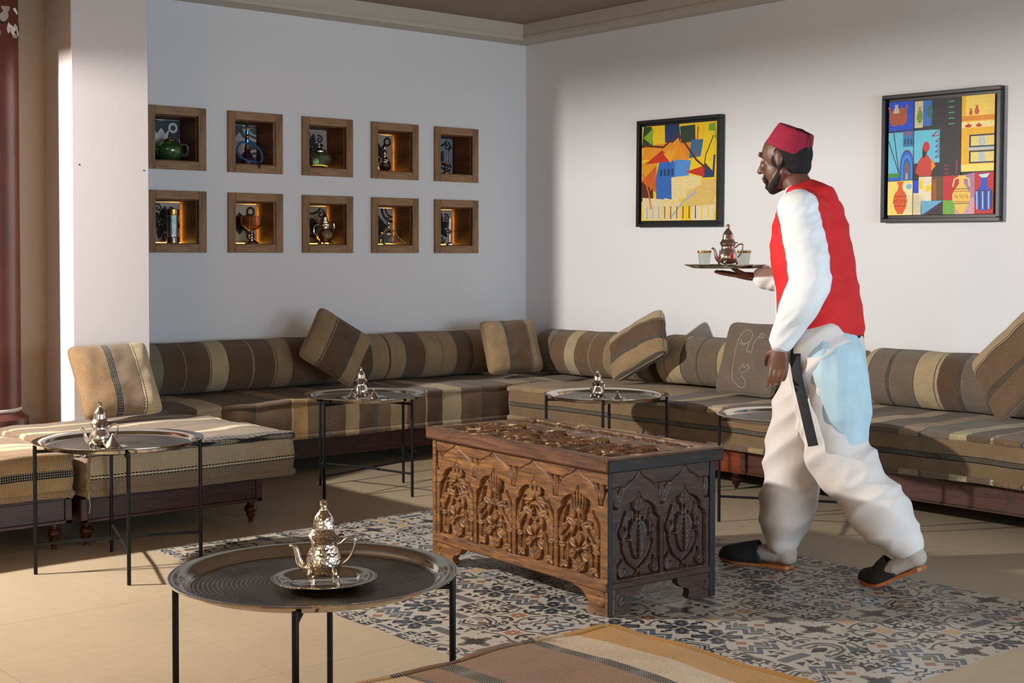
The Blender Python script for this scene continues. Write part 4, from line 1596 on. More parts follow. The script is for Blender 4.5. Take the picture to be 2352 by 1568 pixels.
m_dark = m_plain('tarnished_hinge', '#4a3020', .4, .6)


def saucer(label, x, y, z, r, group='small silver saucers and plates', mat=None):
    t = Geo().lathe([(0, .004), (r * .60, .004), (r * .64, .006), (r * .70, .012), (r * .97, .016), (r, .0155), (r * .985, .013), (r * .7, .008), (r * .62, .001), (r * .58, 0), (0, 0)], seg=72).obj('plate', mat or TRAYRIM)
    t.location = (x, y, z)
    return tag(t, label, 'plate', group)


def cone_bowl(label, x, y, z, s=1.0):
    t = thing('sugar_bowl', label, 'sugar bowl', (x, y, z), 0, 'lidded sugar bowls')
    Geo().lathe([(.018 * s, 0), (.020 * s, .004 * s), (.029 * s, .010 * s), (.030 * s, .016 * s)], seg=36).obj('bowl', SILVER, t)
    Geo().lathe([(.031 * s, .016 * s), (.032 * s, .019 * s), (.026 * s, .026 * s), (.019 * s, .036 * s), (.012 * s, .046 * s), (.006 * s, .054 * s), (.004 * s, .058 * s), (.0055 * s, .061 * s), (.0045 * s, .066 * s), (0, .068 * s)], seg=36).obj('lid', SILVER, t)
    return t


AX = -0.7052
tf_, zt = tray_table('largest looking tray table in the foreground holding a plate with a golden lit teapot', 1.682, 2.667, AX + .02)
saucer('round silver plate under the teapot on the foreground tray table', 1.682, 2.625, zt + .001, .118)
teapot('hammered silver teapot on a plate on the foreground tray table', 1.683, 2.628, zt + .006, AX, 1.0)
tray_table('tray table at the front left beside the square cream striped mattress', 2.335, 5.115, AX + .38)
teapot('small silver teapot on the front left tray table', 2.212, 5.015, zt + .001, AX, .98, SILVER)
saucer('silver saucer under the cone lidded bowl on the front left tray table', 2.235, 4.945, zt + .001, .055)
cone_bowl('cone lidded sugar bowl beside the teapot on the front left tray table', 2.230, 4.943, zt + .004, .95)
tray_table('tray table in front of the niche bench, under the tilted cushion', 4.075, 5.965, .26)
saucer('low silver plate under the pot and two bowls on the niche side tray table', 3.985, 5.86, zt + .001, .13)
teapot('silver teapot between two lidded bowls on the niche side tray table', 3.990, 5.875, zt + .006, AX + 1.45, .90, SILVER)
cone_bowl('lidded sugar bowl left of the teapot on the niche side tray table', 3.935, 5.878, zt + .006, .80)
cone_bowl('lidded sugar bowl right of the teapot on the niche side tray table', 4.020, 5.805, zt + .006, .80)
tray_table('tray table behind the carved chest, near the tilted right wall cushion', 5.030, 5.155, AX - .12)
teapot('silver teapot on the tray table behind the carved chest', 4.905, 5.09, zt + .001, AX + .9, .86, SILVER)
saucer('tiny saucer on the tray table behind the carved chest', 4.945, 4.985, zt + .001, .042)
cone_bowl('lidded sugar bowl right of the teapot on the tray table behind the chest', 4.945, 4.985, zt + .004, .72)
tray_table('empty tray table partly hidden behind the walking man', 5.010, 3.955, AX - .29)


# ================================================================== CARVED CHEST
CHW = m_wood('chest_walnut_lit', '#382110', '#694524', '#926533', 0.52, 1.2, axis=1, bump=.22)  # chest front, its warm light put into the golden colour
CHD = m_wood('chest_walnut_shaded', '#1e1310', '#38231b', '#4f3427', 0.46, 1.2, axis=0, bump=.22)  # same walnut for end and back, shade put into the darker colour
CHLC = m_wood('chest_lid_carving_wood', '#33200f', '#5d3f26', '#8a6842', 0.40, 1.0, axis=1, bump=.2, wear=('#a98a60', .60))
CHL = m_wood('chest_lid_wood', '#35211a', '#583a2a', '#6f4c34', 0.42, 1.0, axis=1, bump=.15)
CHB = m_wood('chest_black_post', '#0c0d10', '#16181c', '#24262a', 0.45, 1.0, axis=2, wear=('#4a3a2c', .74))
CHLE = m_wood('chest_lid_end', '#100f10', '#221c1a', '#3a2b22', 0.36, 1.0, axis=0, wear=('#8fa0a0', .72))  # lid's end board, shade of that side put into the near-black colour


class Field:
    def __init__(s, w, h, res):
        s.nu, s.nv = int(round(w / res)) + 1, int(round(h / res)) + 1
        s.w, s.h = w, h
        s.U, s.V = np.meshgrid(np.linspace(0, w, s.nu), np.linspace(0, h, s.nv))
        s.H = np.zeros_like(s.U)
        s.k = 1.28

    def win(s, x, y, r):
        return (np.abs(s.U - x) < r) & (np.abs(s.V - y) < r)

    def leaf(s, x, y, a, L, W, h0, h, rib=.35, bend=0.0, ex=.75):
        """pointed leaf from (x,y) heading a; rises from h0 to h"""
        L, W = L * s.k, W * s.k * 1.12
        m = s.win(x, y, L * 1.15 + W)
        du, dv = s.U[m] - x, s.V[m] - y
        t = (du * math.cos(a) + dv * math.sin(a)) / L
        n = (-du * math.sin(a) + dv * math.cos(a)) - bend * L * t * t
        wd = W * np.sin(np.pi * np.clip(t, 0, 1) ** ex) + 1e-6
        q = np.abs(n) / wd
        ok = (t > 0) & (t < 1) & (q < 1)
        prof = (1 - q ** 3) * (1 - rib * np.exp(-(q / .22) ** 2))
        val = np.where(ok, h0 + (h - h0) * prof, -1)
        s.H[m] = np.maximum(s.H[m], val)

    def stroke(s, pts, w, h0, h, cut=False, groove=0.0):
        P = smooth_path([(a, b, 0) for a, b in pts], 6)
        D = np.full_like(s.U, 1e3)
        for i in range(len(P) - 1):
            ax_, ay, bx, by = P[i].x, P[i].y, P[i + 1].x, P[i + 1].y
            m = (s.U > min(ax_, bx) - w * 2) & (s.U < max(ax_, bx) + w * 2) & (s.V > min(ay, by) - w * 2) & (s.V < max(ay, by) + w * 2)
            if not m.any():
                continue
            ex, ey = bx - ax_, by - ay
            t = np.clip(((s.U[m] - ax_) * ex + (s.V[m] - ay) * ey) / (ex * ex + ey * ey + 1e-12), 0, 1)
            d = np.hypot(s.U[m] - ax_ - t * ex, s.V[m] - ay - t * ey)
            D[m] = np.minimum(D[m], d)
        q = D / (w / 2)
        if cut:
            s.H = np.where(q < 1, np.minimum(s.H, h + (h0 - h) * q ** 2), s.H)
        else:
            prof = (1 - q ** 4) * (1 - groove * np.exp(-(q / .3) ** 2))
            s.H = np.where(q < 1, np.maximum(s.H, h0 + (h - h0) * prof), s.H)

    def dome(s, x, y, r, h0, h):
        m = s.win(x, y, r * 1.1)
        q = np.hypot(s.U[m] - x, s.V[m] - y) / r
        s.H[m] = np.where(q < 1, np.maximum(s.H[m], h0 + (h - h0) * np.sqrt(np.clip(1 - q * q, 0, 1))), s.H[m])

    def region(s, mask, h):
        s.H[mask] = h


DP = -0.0160


def arch_mask(F, x0, w, zs, zt):
    """inside of a scalloped ogee arch with straight jambs"""
    c = x0 + w / 2
    dx = np.abs(F.U - c) / (w / 2)
    top = zs + (zt - zs) * (0.62 * np.sqrt(np.clip(1 - (dx / .82) ** 2, 0, 1)) + .38 * np.clip(1 - dx / .22, 0, 1) ** 1.3)
    top = np.where(dx > .80, zs - (zt - zs) * .22 * np.clip((dx - .80) / .2, 0, 1) ** .7, top)
    return (dx < 1) & (F.V < top)


def bay(F, x0, w, z0, zs, zt, kind):
    c = x0 + w / 2
    m = arch_mask(F, x0, w, zs, zt) & (F.V > z0)
    F.H[m] = DP
    h = -0.0012
    hw = w / 2
    if kind in 'AB':
        # crossing straps and stems
        zb = z0 + (zs - z0) * .52
        if kind == 'A':
            F.stroke([(c - hw * .98, zb - .02), (c, zs - .01), (c + hw * .98, zb - .02)], .014, DP, h, groove=.45)
            F.stroke([(c - .0, zs - .01), (c - .02, zs - .06), (c, zb + .03)], .009, DP, h - .001)
            F.stroke([(c - .0, zs - .01), (c + .02, zs - .06), (c, zb + .03)], .009, DP, h - .001)
            for r_, n_, k_ in ((0, 1, .026), (1, 2, .024), (2, 3, .023), (3, 3, .022), (4, 2, .02)):
                for q in range(n_):
                    xx = c + (q - (n_ - 1) / 2) * .021
                    F.leaf(xx, zs + .066 - r_ * .017, PI / 2 + (xx - c) * -14, k_ + .006, .0105, DP, h + .0005, rib=.2)
            for sg in (-1, 1):
                F.leaf(c + sg * .012, zs - .002, PI / 2 - sg * 1.25, .045, .012, DP, h, bend=-.5 * sg)
                F.leaf(c + sg * .03, zs + .005, -PI / 2 + sg * .5, .035, .011, DP, h, bend=.4 * sg)
        else:
            F.stroke([(c - hw * .98, zb - .03), (c - .035, zs - .06), (c - .018, zs + .0)], .014, DP, h, groove=.45)
            F.stroke([(c + hw * .98, zb - .03), (c + .035, zs - .06), (c + .018, zs + .0)], .014, DP, h, groove=.45)
            for a, L, W, b in ((0, .085, .012, 0), (.30, .085, .012, .22), (-.30, .085, .012, -.22), (.62, .07, .011, .45), (-.62, .07, .011, -.45)):
                F.leaf(c - a * .035, zs - .008, PI / 2 + a * .75, L, W, DP, h + .0005, rib=.5, bend=-b)
            F.dome(c, zs - .004, .018, DP, h)
            F.leaf(c, zs - .012, -PI / 2, .05, .010, DP, h)
        # side leaves in the upper corners
        for sg in (-1, 1):
            F.leaf(c + sg * hw * .92, zs - .10, PI / 2 + sg * .1, .09, .011, DP, h, bend=.25 * sg)
            F.leaf(c + sg * hw * .62, zs - .035, -PI / 2 - sg * .9, .05, .014, DP, h, bend=-.4 * sg)
            F.dome(c + sg * hw * .60, zs - .055, .011, DP, h - .001)
            F.leaf(c + sg * hw * .95, zb - .0, PI / 2 + sg * .55, .045, .010, DP, h)
        # six-petal flower
        fy = z0 + (zs - z0) * .36
        for k in range(6):
            F.leaf(*(c + .008 * math.cos(k * PI / 3 + .5), fy + .008 * math.sin(k * PI / 3 + .5)), k * PI / 3 + .5, .041, .0165, DP, h + .0008, rib=.3, ex=1.7)
        for sg in (-1, 1):
            F.leaf(c + sg * hw * .35, z0 + (zs - z0) * .60, PI / 2 + sg * .25, .055, .010, DP, h - .001, bend=.3 * sg)
            F.leaf(c + sg * hw * .30, z0 + (zs - z0) * .78, -PI / 2 + sg * .3, .05, .009, DP, h - .001, bend=-.2 * sg)
            F.leaf(c + sg * hw * .72, z0 + (zs - z0) * .62, PI / 2 + sg * .5, .04, .010, DP, h - .001)
            F.leaf(c + sg * hw * .80, z0 + (zs - z0) * .42, PI / 2 - sg * .5, .04, .010, DP, h - .001)
        F.dome(c, fy, .0095, DP, .001)
        F.leaf(c, fy - .035, -PI / 2, .05, .011, DP, h)
        for sg in (-1, 1):
            F.leaf(c + sg * hw * .97, fy + .005, PI - (PI if sg < 0 else 0), .032, .010, DP, h)
            F.leaf(c + sg * hw * .55, z0 + .012, PI / 2 - sg * .15, .075, .012, DP, h, bend=.25 * sg)
            F.leaf(c + sg * hw * .86, z0 + .015, PI / 2 + sg * .2, .07, .011, DP, h, bend=-.2 * sg)
            F.leaf(c + sg * hw * .50, z0 + .012, (0 if sg > 0 else PI) + sg * .35, .035, .012, DP, h)
            F.leaf(c + sg * .006, z0 + .008, PI / 2 - sg * .75, .038, .012, DP, h)
            F.leaf(c + sg * hw * .95, z0 + .004, PI / 2 + sg * 1.0, .04, .010, DP, h)
    else:
        # palmette: big veined teardrop with a tulip finial
        zb, ztop = z0 + .055, zs + .005
        for sg in (-1, 1):
            F.stroke([(c + sg * .012, zs + .03), (c + sg * .006, zs - .02), (c + sg * .022, zs - .08), (c + sg * .062, z0 + .13), (c + sg * .068, z0 + .10), (c + sg * .045, z0 + .055), (c + sg * .006, z0 + .025), (c - sg * .014, z0 + .004)], .010, DP, h + .0006, groove=.3)
            for k in range(9):
                y = z0 + .058 + k * .0165
                L = .068 * (1 - abs(k - 2.4) / 9) * (1 if k < 7 else .7)
                F.leaf(c, y, PI / 2 - sg * .80, L, .0066, DP, h - .001, rib=0, bend=.28 * sg)
            F.leaf(c + sg * .008, zs + .012, PI / 2 - sg * .45, .055, .010, DP, h, bend=.35 * sg)
            F.leaf(c + sg * .055, zs - .045, PI / 2 - sg * .25, .05, .010, DP, h, bend=.3 * sg)
            F.leaf(c + sg * .055, zs - .045, PI / 2 + sg * .25, .04, .009, DP, h, bend=-.3 * sg)
            F.dome(c + sg * .052, zs - .06, .009, DP, h)
            F.leaf(c + sg * .072, z0 + .13, PI / 2 - sg * .2, .05, .009, DP, h, bend=.3 * sg)
            F.leaf(c + sg * .072, z0 + .13, PI / 2 + sg * .55, .04, .008, DP, h)
            F.dome(c + sg * .070, z0 + .122, .008, DP, h)
            F.leaf(c + sg * hw * .9, z0 + .004, PI / 2 + sg * .25, .05, .012, DP, h)
            F.leaf(c + sg * hw * .9, z0 + .004, PI / 2 + sg * .9, .035, .010, DP, h)
        F.leaf(c, zs + .01, PI / 2, .065, .011, DP, h)


def spandrel(F, x, zs, zt, half=0):
    """sprig of three leaves sunk between two arches"""
    m = (np.abs(F.U - x) < .034 * (1 - np.clip((F.V - zs - .03) / (zt - zs), -2, 1) * -.35)) & (F.V > zs + .045) & (F.V < zt + .012)
    q = np.abs(F.U - x) / (.010 + .55 * np.clip(F.V - zs - .045, 0, 1))
    mm = (q < 1) & (F.V > zs + .030) & (F.V < zt + .02)
    F.H[mm] = np.minimum(F.H[mm], DP * .75)
    for a in ((0, .62, -.62) if half == 0 else ((.0, -.62) if half > 0 else (0, .62))):
        F.leaf(x - a * .004, zs + .032, PI / 2 + a, .078 if a == 0 else .075, .0115, DP * .75, -.0003, bend=.25 * (1 if a < 0 else -1) * (a != 0))


def field_obj(F, name, mat, parent, M, edge=.012):
    """relief grid -> mesh; M maps (u, v, height) into chest space"""
    nu, nv = F.nu, F.nv
    H = F.H.copy()
    # soften one pass so that the cut walls are not jagged
    Hs = H.copy()
    Hs[1:-1, 1:-1] = (H[1:-1, 1:-1] * 4 + H[:-2, 1:-1] + H[2:, 1:-1] + H[1:-1, :-2] + H[1:-1, 2:]) / 8
    co = np.empty((nv * nu, 3))
    co[:, 0], co[:, 1], co[:, 2] = F.U.ravel(), F.V.ravel(), Hs.ravel()
    co = co @ np.array(M[0]).T + np.array(M[1])
    idx = np.arange(nv * nu).reshape(nv, nu)
    fs = np.stack([idx[:-1, :-1], idx[:-1, 1:], idx[1:, 1:], idx[1:, :-1]], -1).reshape(-1, 4)
    me = bpy.data.meshes.new(name)
    me.vertices.add(len(co))
    me.vertices.foreach_set('co', co.ravel())
    me.loops.add(fs.size)
    me.loops.foreach_set('vertex_index', fs.ravel().astype(np.int32))
    me.polygons.add(len(fs))
    me.polygons.foreach_set('loop_start', np.arange(0, fs.size, 4, dtype=np.int32))
    me.polygons.foreach_set('loop_total', np.full(len(fs), 4, dtype=np.int32))
    me.update()
    me.validate()
    me.materials.append(mat)
    me.shade_smooth()
    me.set_sharp_from_angle(angle=R(38))
    return link(name, me, parent)


CL, CW, CH = 1.125, 0.545, 0.540
ch = thing('chest', 'large carved wooden chest with arched flower panels standing on the patterned tiles', 'chest', (3.547, 3.850, 0.001), -R(4.2))
LT = .047
# lid
Geo().box(-CW / 2, CW / 2, -CL / 2, CL / 2, CH - LT, CH - .012, .006).obj('lid', CHL, ch)
Geo().box(-CW / 2 + .004, CW / 2 - .004, -CL / 2 - .0035, -CL / 2 + .02, CH - LT - .001, CH - .006, .003).obj('lid_end_board', CHLE, ch, label='end board of the lid, side shade put into its dark colour')
F = Field(CL - .002, CW - .002, .0024)
bw = (CL - .10) / 4
for k in range(4):
    bay(F, .055 + k * bw + .010, bw - .020, .045, .30, .372, 'AB'[k % 2])
for k in range(14):
    xx = .07 + k * (CL - .14) / 13
    a = .5 if k % 2 else -.5
    F.leaf(xx, .46, PI / 2 + a, .05, .012, DP, .0) if False else None
mz = (F.V > .405) & (F.V < .505) & (F.U > .06) & (F.U < CL - .06)
F.H[mz] = DP
for k in range(16):
    xx = .085 + k * (CL - .17) / 15
    s_ = 1 if k % 2 else -1
    F.leaf(xx, .455, s_ * PI / 2 + .5, .048, .013, DP, -.0008, bend=.3)
    F.leaf(xx, .455, s_ * PI / 2 - .6, .044, .012, DP, -.0008, bend=-.3)
    F.leaf(xx, .455, (0 if s_ > 0 else PI), .04, .010, DP, -.0012)
    F.dome(xx, .455, .011, DP, 0)
for k in range(5):
    F.stroke([(.052 + k * bw, .045), (.052 + k * bw, .385)], .004, 0, -.003, cut=True)
for yy in (.022, CW - .024):
    F.stroke([(.02, yy), (CL / 2, yy), (CL - .02, yy)], .004, 0, -.002, cut=True)
# u runs along -y..., v across from front (-x) to back
field_obj(F, 'lid_carving', CHLC, ch, (((0, 1, 0), (-1, 0, 0), (0, 0, 1)), (-CW / 2 + .001, CL / 2 - .001, CH - .0005)))
g = Geo()
g.box(-CW / 2 + .0005, CW / 2 - .0005, CL / 2 - .012, CL / 2 - .0005, CH - .02, CH - .0008, .002)
g.box(-CW / 2 + .0005, CW / 2 - .0005, -CL / 2 + .0005, -CL / 2 + .012, CH - .02, CH - .0008, .002)
g.box(-CW / 2 + .0005, -CW / 2 + .014, -CL / 2 + .012, CL / 2 - .012, CH - .02, CH - .0008, .002)
g.box(CW / 2 - .014, CW / 2 - .0005, -CL / 2 + .012, CL / 2 - .012, CH - .02, CH - .0008, .002)
g.obj('lid_edging', CHL, ch)
# body carcass
bx, by = CW / 2 - .024, CL / 2 - .026
ZB, ZT = .110, CH - LT - .001
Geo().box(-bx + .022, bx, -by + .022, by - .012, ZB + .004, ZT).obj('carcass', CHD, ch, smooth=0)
# front carved panel faces -x ; u from far end (+y) to near end (-y)
FL = 2 * by
F = Field(FL, ZT - ZB, .0022)
zs, zt = .232, .318
bw = (FL - .07) / 4
for k in range(4):
    bay(F, .035 + k * bw + .011, bw - .022, .012, zs, zt, 'AB'[k % 2])
for k in range(5):
    x = .035 + k * bw
    hf = 0 if 0 < k < 4 else (1 if k == 0 else -1)
    spandrel(F, x, zs, zt, hf)
    for d in (-.0055, .0055) if hf == 0 else ((.005, .0085) if hf > 0 else (-.005, -.0085)):
        F.stroke([(x + d, .008), (x + d, zs - .028)], .0032, 0, -.0045, cut=True)
# thin ogee line above each arch
for k in range(4):
    c = .035 + (k + .5) * bw
    for sg in (-1, 1):
        F.stroke([(c + sg * bw * .455, zs + .030), (c + sg * bw * .44, zs + .062), (c + sg * bw * .37, zs + .092), (c + sg * bw * .25, zs + .112), (c + sg * bw * .12, zs + .124), (c + sg * .004, zs + .143)], .0052, 0, -.006, cut=True)
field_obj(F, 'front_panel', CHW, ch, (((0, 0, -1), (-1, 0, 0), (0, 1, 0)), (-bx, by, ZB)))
# end carved panel faces -y ; u from -x to +x
FW = 2 * bx
F = Field(FW, ZT - ZB, .0022)
bw = (FW - .07) / 2
zs, zt = .222, .305
for k in range(2):
    bay(F, .035 + k * bw + .010, bw - .020, .012, zs, zt, 'C')
    c = .035 + (k + .5) * bw
    for sg in (-1, 1):
        F.stroke([(c + sg * bw * .455, zs + .030), (c + sg * bw * .43, zs + .065), (c + sg * bw * .35, zs + .095), (c + sg * bw * .22, zs + .116), (c + sg * bw * .10, zs + .130), (c + sg * .004, zs + .152)], .0055, 0, -.005, cut=True)
for k in range(3):
    x = .035 + k * bw
    spandrel(F, x, zs, zt, 0 if k == 1 else (1 if k == 0 else -1))
    for d in ((-.005, .005) if k == 1 else ((.005, .008) if k == 0 else (-.005, -.008))):
        F.stroke([(x + d, .008), (x + d, zs - .028)], .0034, 0, -.005, cut=True)
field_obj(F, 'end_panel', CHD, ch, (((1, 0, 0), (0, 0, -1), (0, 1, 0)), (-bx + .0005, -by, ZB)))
Geo().box(-bx, bx, by - .014, by, ZB, ZT).obj('end_panel', CHD, ch, smooth=0)
# bottom mouldings and corner posts
Geo().box(-bx - .006, -bx + .012, -by, by, ZB - .026, ZB + .006, .004).obj('bottom_rail', CHW, ch)
Geo().box(-bx + .012, bx, -by - .004, -by + .014, ZB - .020, ZB + .004, .004).obj('bottom_rail', CHD, ch)
for (sx, sy, mm, lb) in ((-1, -1, CHB, 'blackened corner post'), (1, -1, CHB, 'blackened corner post'), (1, 1, CHD, None), (-1, 1, CHW, None)):
    a, b = sorted((sx * (bx + .004), sx * (bx - (.016 if sx < 0 else .024))))
    c, d = sorted((sy * (by + .0045), sy * (by - (.001 if (sx < 0 and sy < 0) else .02))))
    if sx < 0 and sy < 0:
        a, b, c, d = -bx - .0005, -bx + .020, -by - .0055, -by + .0005
    o = Geo().box(a, b, c, d, .004, ZT, .0015).obj('corner_post', mm, ch)
    if lb:
        o['label'] = lb


# bracket feet: ogee cut-out profile extruded
def bracket(L, Hh, scroll=False):
    return [(0, 0), (0, Hh), (L, Hh), (L * .93, Hh * .86), (L * .80, Hh * .80), (L * .66, Hh * .70), (L * .56, Hh * .52), (L * .50, Hh * .34), (L * .52, 0.0)]


def bracket2(L, Hh):
    return [(0, 0), (0, Hh), (L, Hh), (L * .96, Hh * .72), (L * .84, Hh * .56), (L * .70, Hh * .50), (L * .66, Hh * .34), (L * .70, Hh * .16), (L * .60, Hh * .02), (L * .45, 0)]


def extr(P, axis, base, along, th, mat, name, label=None):
    """P in (s,z): s runs along 'along' direction from base; th thickness inward"""
    bxv, al, tv = Vector(base), Vector(along), Vector(th)
    g = Geo()
    n = len(P)
    A = [bxv + al * s + Vector((0, 0, z)) for s, z in P]
    B = [a + tv for a in A]
    tris = [tuple(t) for t in tessellate_polygon([A])]
    g.add(A + B, tris + [tuple(k + n for k in t) for t in tris] + [(i, (i + 1) % n, n + (i + 1) % n, n + i) for i in range(n)])
    o = g.obj(name, mat, ch, smooth=30)
    if label:
        o['label'] = label
    # small carved leaf on the bracket
    N = -tv.normalized()
    gl = Geo()
    for a, L in ((PI / 2, .055), (PI / 2 - .7, .045), (.25, .04)):
        c = (.018, .03)
        pts = []
        for k in range(7):
            t = k / 6
            w = .009 * math.sin(PI * t ** .8)
            pts.append((c[0] + math.cos(a) * L * t, c[1] + math.sin(a) * L * t, w))
        vs = []
        for (s, z, w) in pts:
            nx_, nz_ = -math.sin(a) * w, math.cos(a) * w
            p0 = bxv + al * s + Vector((0, 0, z))
            off = al * nx_ + Vector((0, 0, nz_))
            vs += [p0 + off + N * .0002, p0 + N * .004, p0 - off + N * .0002]
        gl.add(vs, [(3 * k + q, 3 * k + q + 1, 3 * k + q + 4, 3 * k + q + 3) for k in range(6) for q in (0, 1)])
    gl.obj('leaf_carving', mat, ch, smooth=60, kind='stuff')


HF = ZB - .018
extr(bracket(.20, HF), 0, (-bx, -by, .002), (0, 1, 0), (.03, 0, 0), CHW, 'foot')
extr(bracket2(.20, HF), 0, (-bx, by, .002), (0, -1, 0), (.03, 0, 0), CHW, 'foot')
extr(bracket(.145, HF), 0, (-bx + .03, -by, .002), (1, 0, 0), (0, .03, 0), CHD, 'foot')
extr(bracket2(.18, HF), 0, (bx, -by, .002), (-1, 0, 0), (0, .03, 0), CHD, 'foot')
extr(bracket(.17, HF), 0, (bx, by, .002), (0, -1, 0), (-.03, 0, 0), CHD, 'foot')


# ================================================================== PAINTINGS
PAINT = m_col('oil_paint', 0.5, 0.16, 90, 0.12, 0.35)
FRM = m_plain('black_picture_frame', '#1b1b1e', 0.38, 0, .15, 30)


class Canvas:
    """polygons in (0..W, 0..H) with y up, layered a hair apart"""
    def __init__(s, W, H, bgc):
        s.g, s.lay, s.W, s.H = Geo(), 0, W, H
        s.g.box(0, W, -.016, 0, 0, H, 0, 0, bgc)

    def z(s):
        s.lay += 1
        return -.0161 - s.lay * .00002

    def p(s, pts, col):
        y = s.z()
        s.g.poly([(max(0, min(1, a)) * s.W, y, max(0, min(1, b)) * s.H) for a, b in pts], col)

    def r(s, x0, y0, x1, y1, col):
        s.p([(x0, y0), (x1, y0), (x1, y1), (x0, y1)], col)

    def e(s, x, y, rx, ry, col, n=18):
        s.p([(x + rx * math.cos(2 * PI * i / n), y + ry * math.sin(2 * PI * i / n)) for i in range(n)], col)

    def l(s, pts, w, col):
        P = [Vector(q) for q in pts]
        y = s.z()
        A, B = [], []
        for i, q in enumerate(P):
            t = (P[min(i + 1, len(P) - 1)] - P[max(i - 1, 0)]).normalized()
            n = Vector((-t.y, t.x)) * w / 2
            A.append(((q.x + n.x) * s.W, y, (q.y + n.y) * s.H))
            B.append(((q.x - n.x) * s.W, y, (q.y - n.y) * s.H))
        m = len(P)
        s.g.add(A + B, [(i, i + 1, m + i + 1, m + i) for i in range(m - 1)], 0, None, col)

    def vase(s, cx, y0, prof, col):
        s.p([(cx + a, y0 + b) for a, b in prof] + [(cx - a, y0 + b) for a, b in reversed(prof)], col)


def painting(name, label, y0, y1, z0, z1, canvas_fn, tilt):
    """hangs on the right wall, facing -x; left edge in the picture is y1"""
    W, H = abs(y1 - y0), z1 - z0
    t = thing(name, label, 'painting', (WX - .002, (y0 + y1) / 2, (z0 + z1) / 2))
    t.rotation_euler = (0, 0, -PI / 2)
    t.rotation_euler = Euler((0, tilt, -PI / 2), 'XYZ')
    f, d = .022, .042
    for (a, b, c, e) in ((-W / 2, W / 2, -H / 2, -H / 2 + f), (-W / 2, W / 2, H / 2 - f, H / 2), (-W / 2, -W / 2 + f, -H / 2 + f, H / 2 - f), (W / 2 - f, W / 2, -H / 2 + f, H / 2 - f)):
        Geo().box(a, b, -d, 0, c, e, .003).obj('frame_bar', FRM, t)
    Geo().box(-W / 2 + f, W / 2 - f, -.010, 0, -H / 2 + f, H / 2 - f).obj('backing', FRM, t, smooth=0)
    cw, chh = W - 2 * f - .034, H - 2 * f - .034
    C = Canvas(cw, chh, '#c9b27a')
    canvas_fn(C)
    o = C.g.obj('canvas', PAINT, t, smooth=0, recalc=False)
    o.location = (-cw / 2, -.012, -chh / 2)
    return t


Y1, Y2, OR, RD, BL, DB, GN, DG, BR = '#e2bb1c', '#d8c48a', '#d98a1c', '#b83018', '#2f62b0', '#24365e', '#6f9a2a', '#2d3f2c', '#5a2a1a'


def art_a(C):
    """plain abstract patchwork of flat colour fields"""
    C.r(0, 0, 1, 1, Y1)
    rows = [
        (.80, 1.0, [(0, .16, DG), (.16, .30, Y1), (.30, .52, DB), (.52, .72, DG), (.72, .88, Y1), (.88, 1, GN)]),
        (.64, .80, [(0, .18, OR), (.18, .42, OR), (.42, .66, '#d98020'), (.66, .82, '#2a6a8e'), (.82, 1, Y1)]),
        (.44, .64, [(0, .22, '#cf8f1e'), (.22, .48, BL), (.48, .66, '#4d86c6'), (.66, .84, Y1), (.84, 1, DB)]),
        (.22, .44, [(0, .18, BR), (.18, .42, BL), (.42, .66, Y2), (.66, .80, Y2), (.80, 1, '#cdb568')]),
        (.0, .22, [(0, .30, '#d4c49a'), (.30, .52, Y2), (.52, .68, Y1), (.68, 1, '#d8cba6')]),
    ]
    rr = random.Random(4)
    for z0, z1, cs in rows:
        for a, b, c in cs:
            j = lambda: rr.uniform(-.03, .03)
            C.p([(a + j(), z0 + j()), (b + j(), z0 + j()), (b + j(), z1 + j()), (a + j(), z1 + j())], c)
    for pts, c in (([(.2, .66), (.5, .86), (.62, .62)], OR), ([(.05, .60), (.28, .74), (.44, .62)], RD), ([(.60, .50), (.86, .56), (.84, .44)], RD),
                   ([(.82, .92), (.98, .90), (.95, .50), (.84, .60)], '#ddc11c'), ([(0, .42), (.2, .58), (.2, .30)], '#c0561c'), ([(.62, .30), (.98, .42), (.98, .16), (.60, .14)], '#cfb064'),
                   ([(.3, .70), (.4, .60), (.5, .78)], '#e09a2a'), ([(.02, .88), (.16, .98), (.14, .80)], '#7fa322')):
        C.p(pts, c)
    for pts, w, c in (([(0, .80), (.30, .77), (.50, .90), (.74, .62), (.88, .52)], .022, BR), ([(.76, .96), (.74, .66)], .014, RD), ([(.96, .86), (.86, .66), (.84, .5)], .012, BR),
                      ([(.02, .5), (.10, .30), (.14, .12)], .016, '#c66a1c'), ([(.2, .5), (.12, .32)], .014, '#c66a1c'), ([(.4, .02), (.58, .2), (.74, .30)], .02, '#93a9c8')):
        C.l(pts, w, c)
    for k, c in enumerate(('#8aa2c8', '#8aa2c8', '#8aa2c8', '#8a3a18', '#8a3a18', '#8a3a18', DB, DB, DB, '#e0c21c', '#e0c21c')):
        x = .08 + k * .082
        C.l([(x, .02), (x, .15)], .012, c)
    for k in range(4):
        C.r(.26 + k * .05, .47, .285 + k * .05, .54, DB)


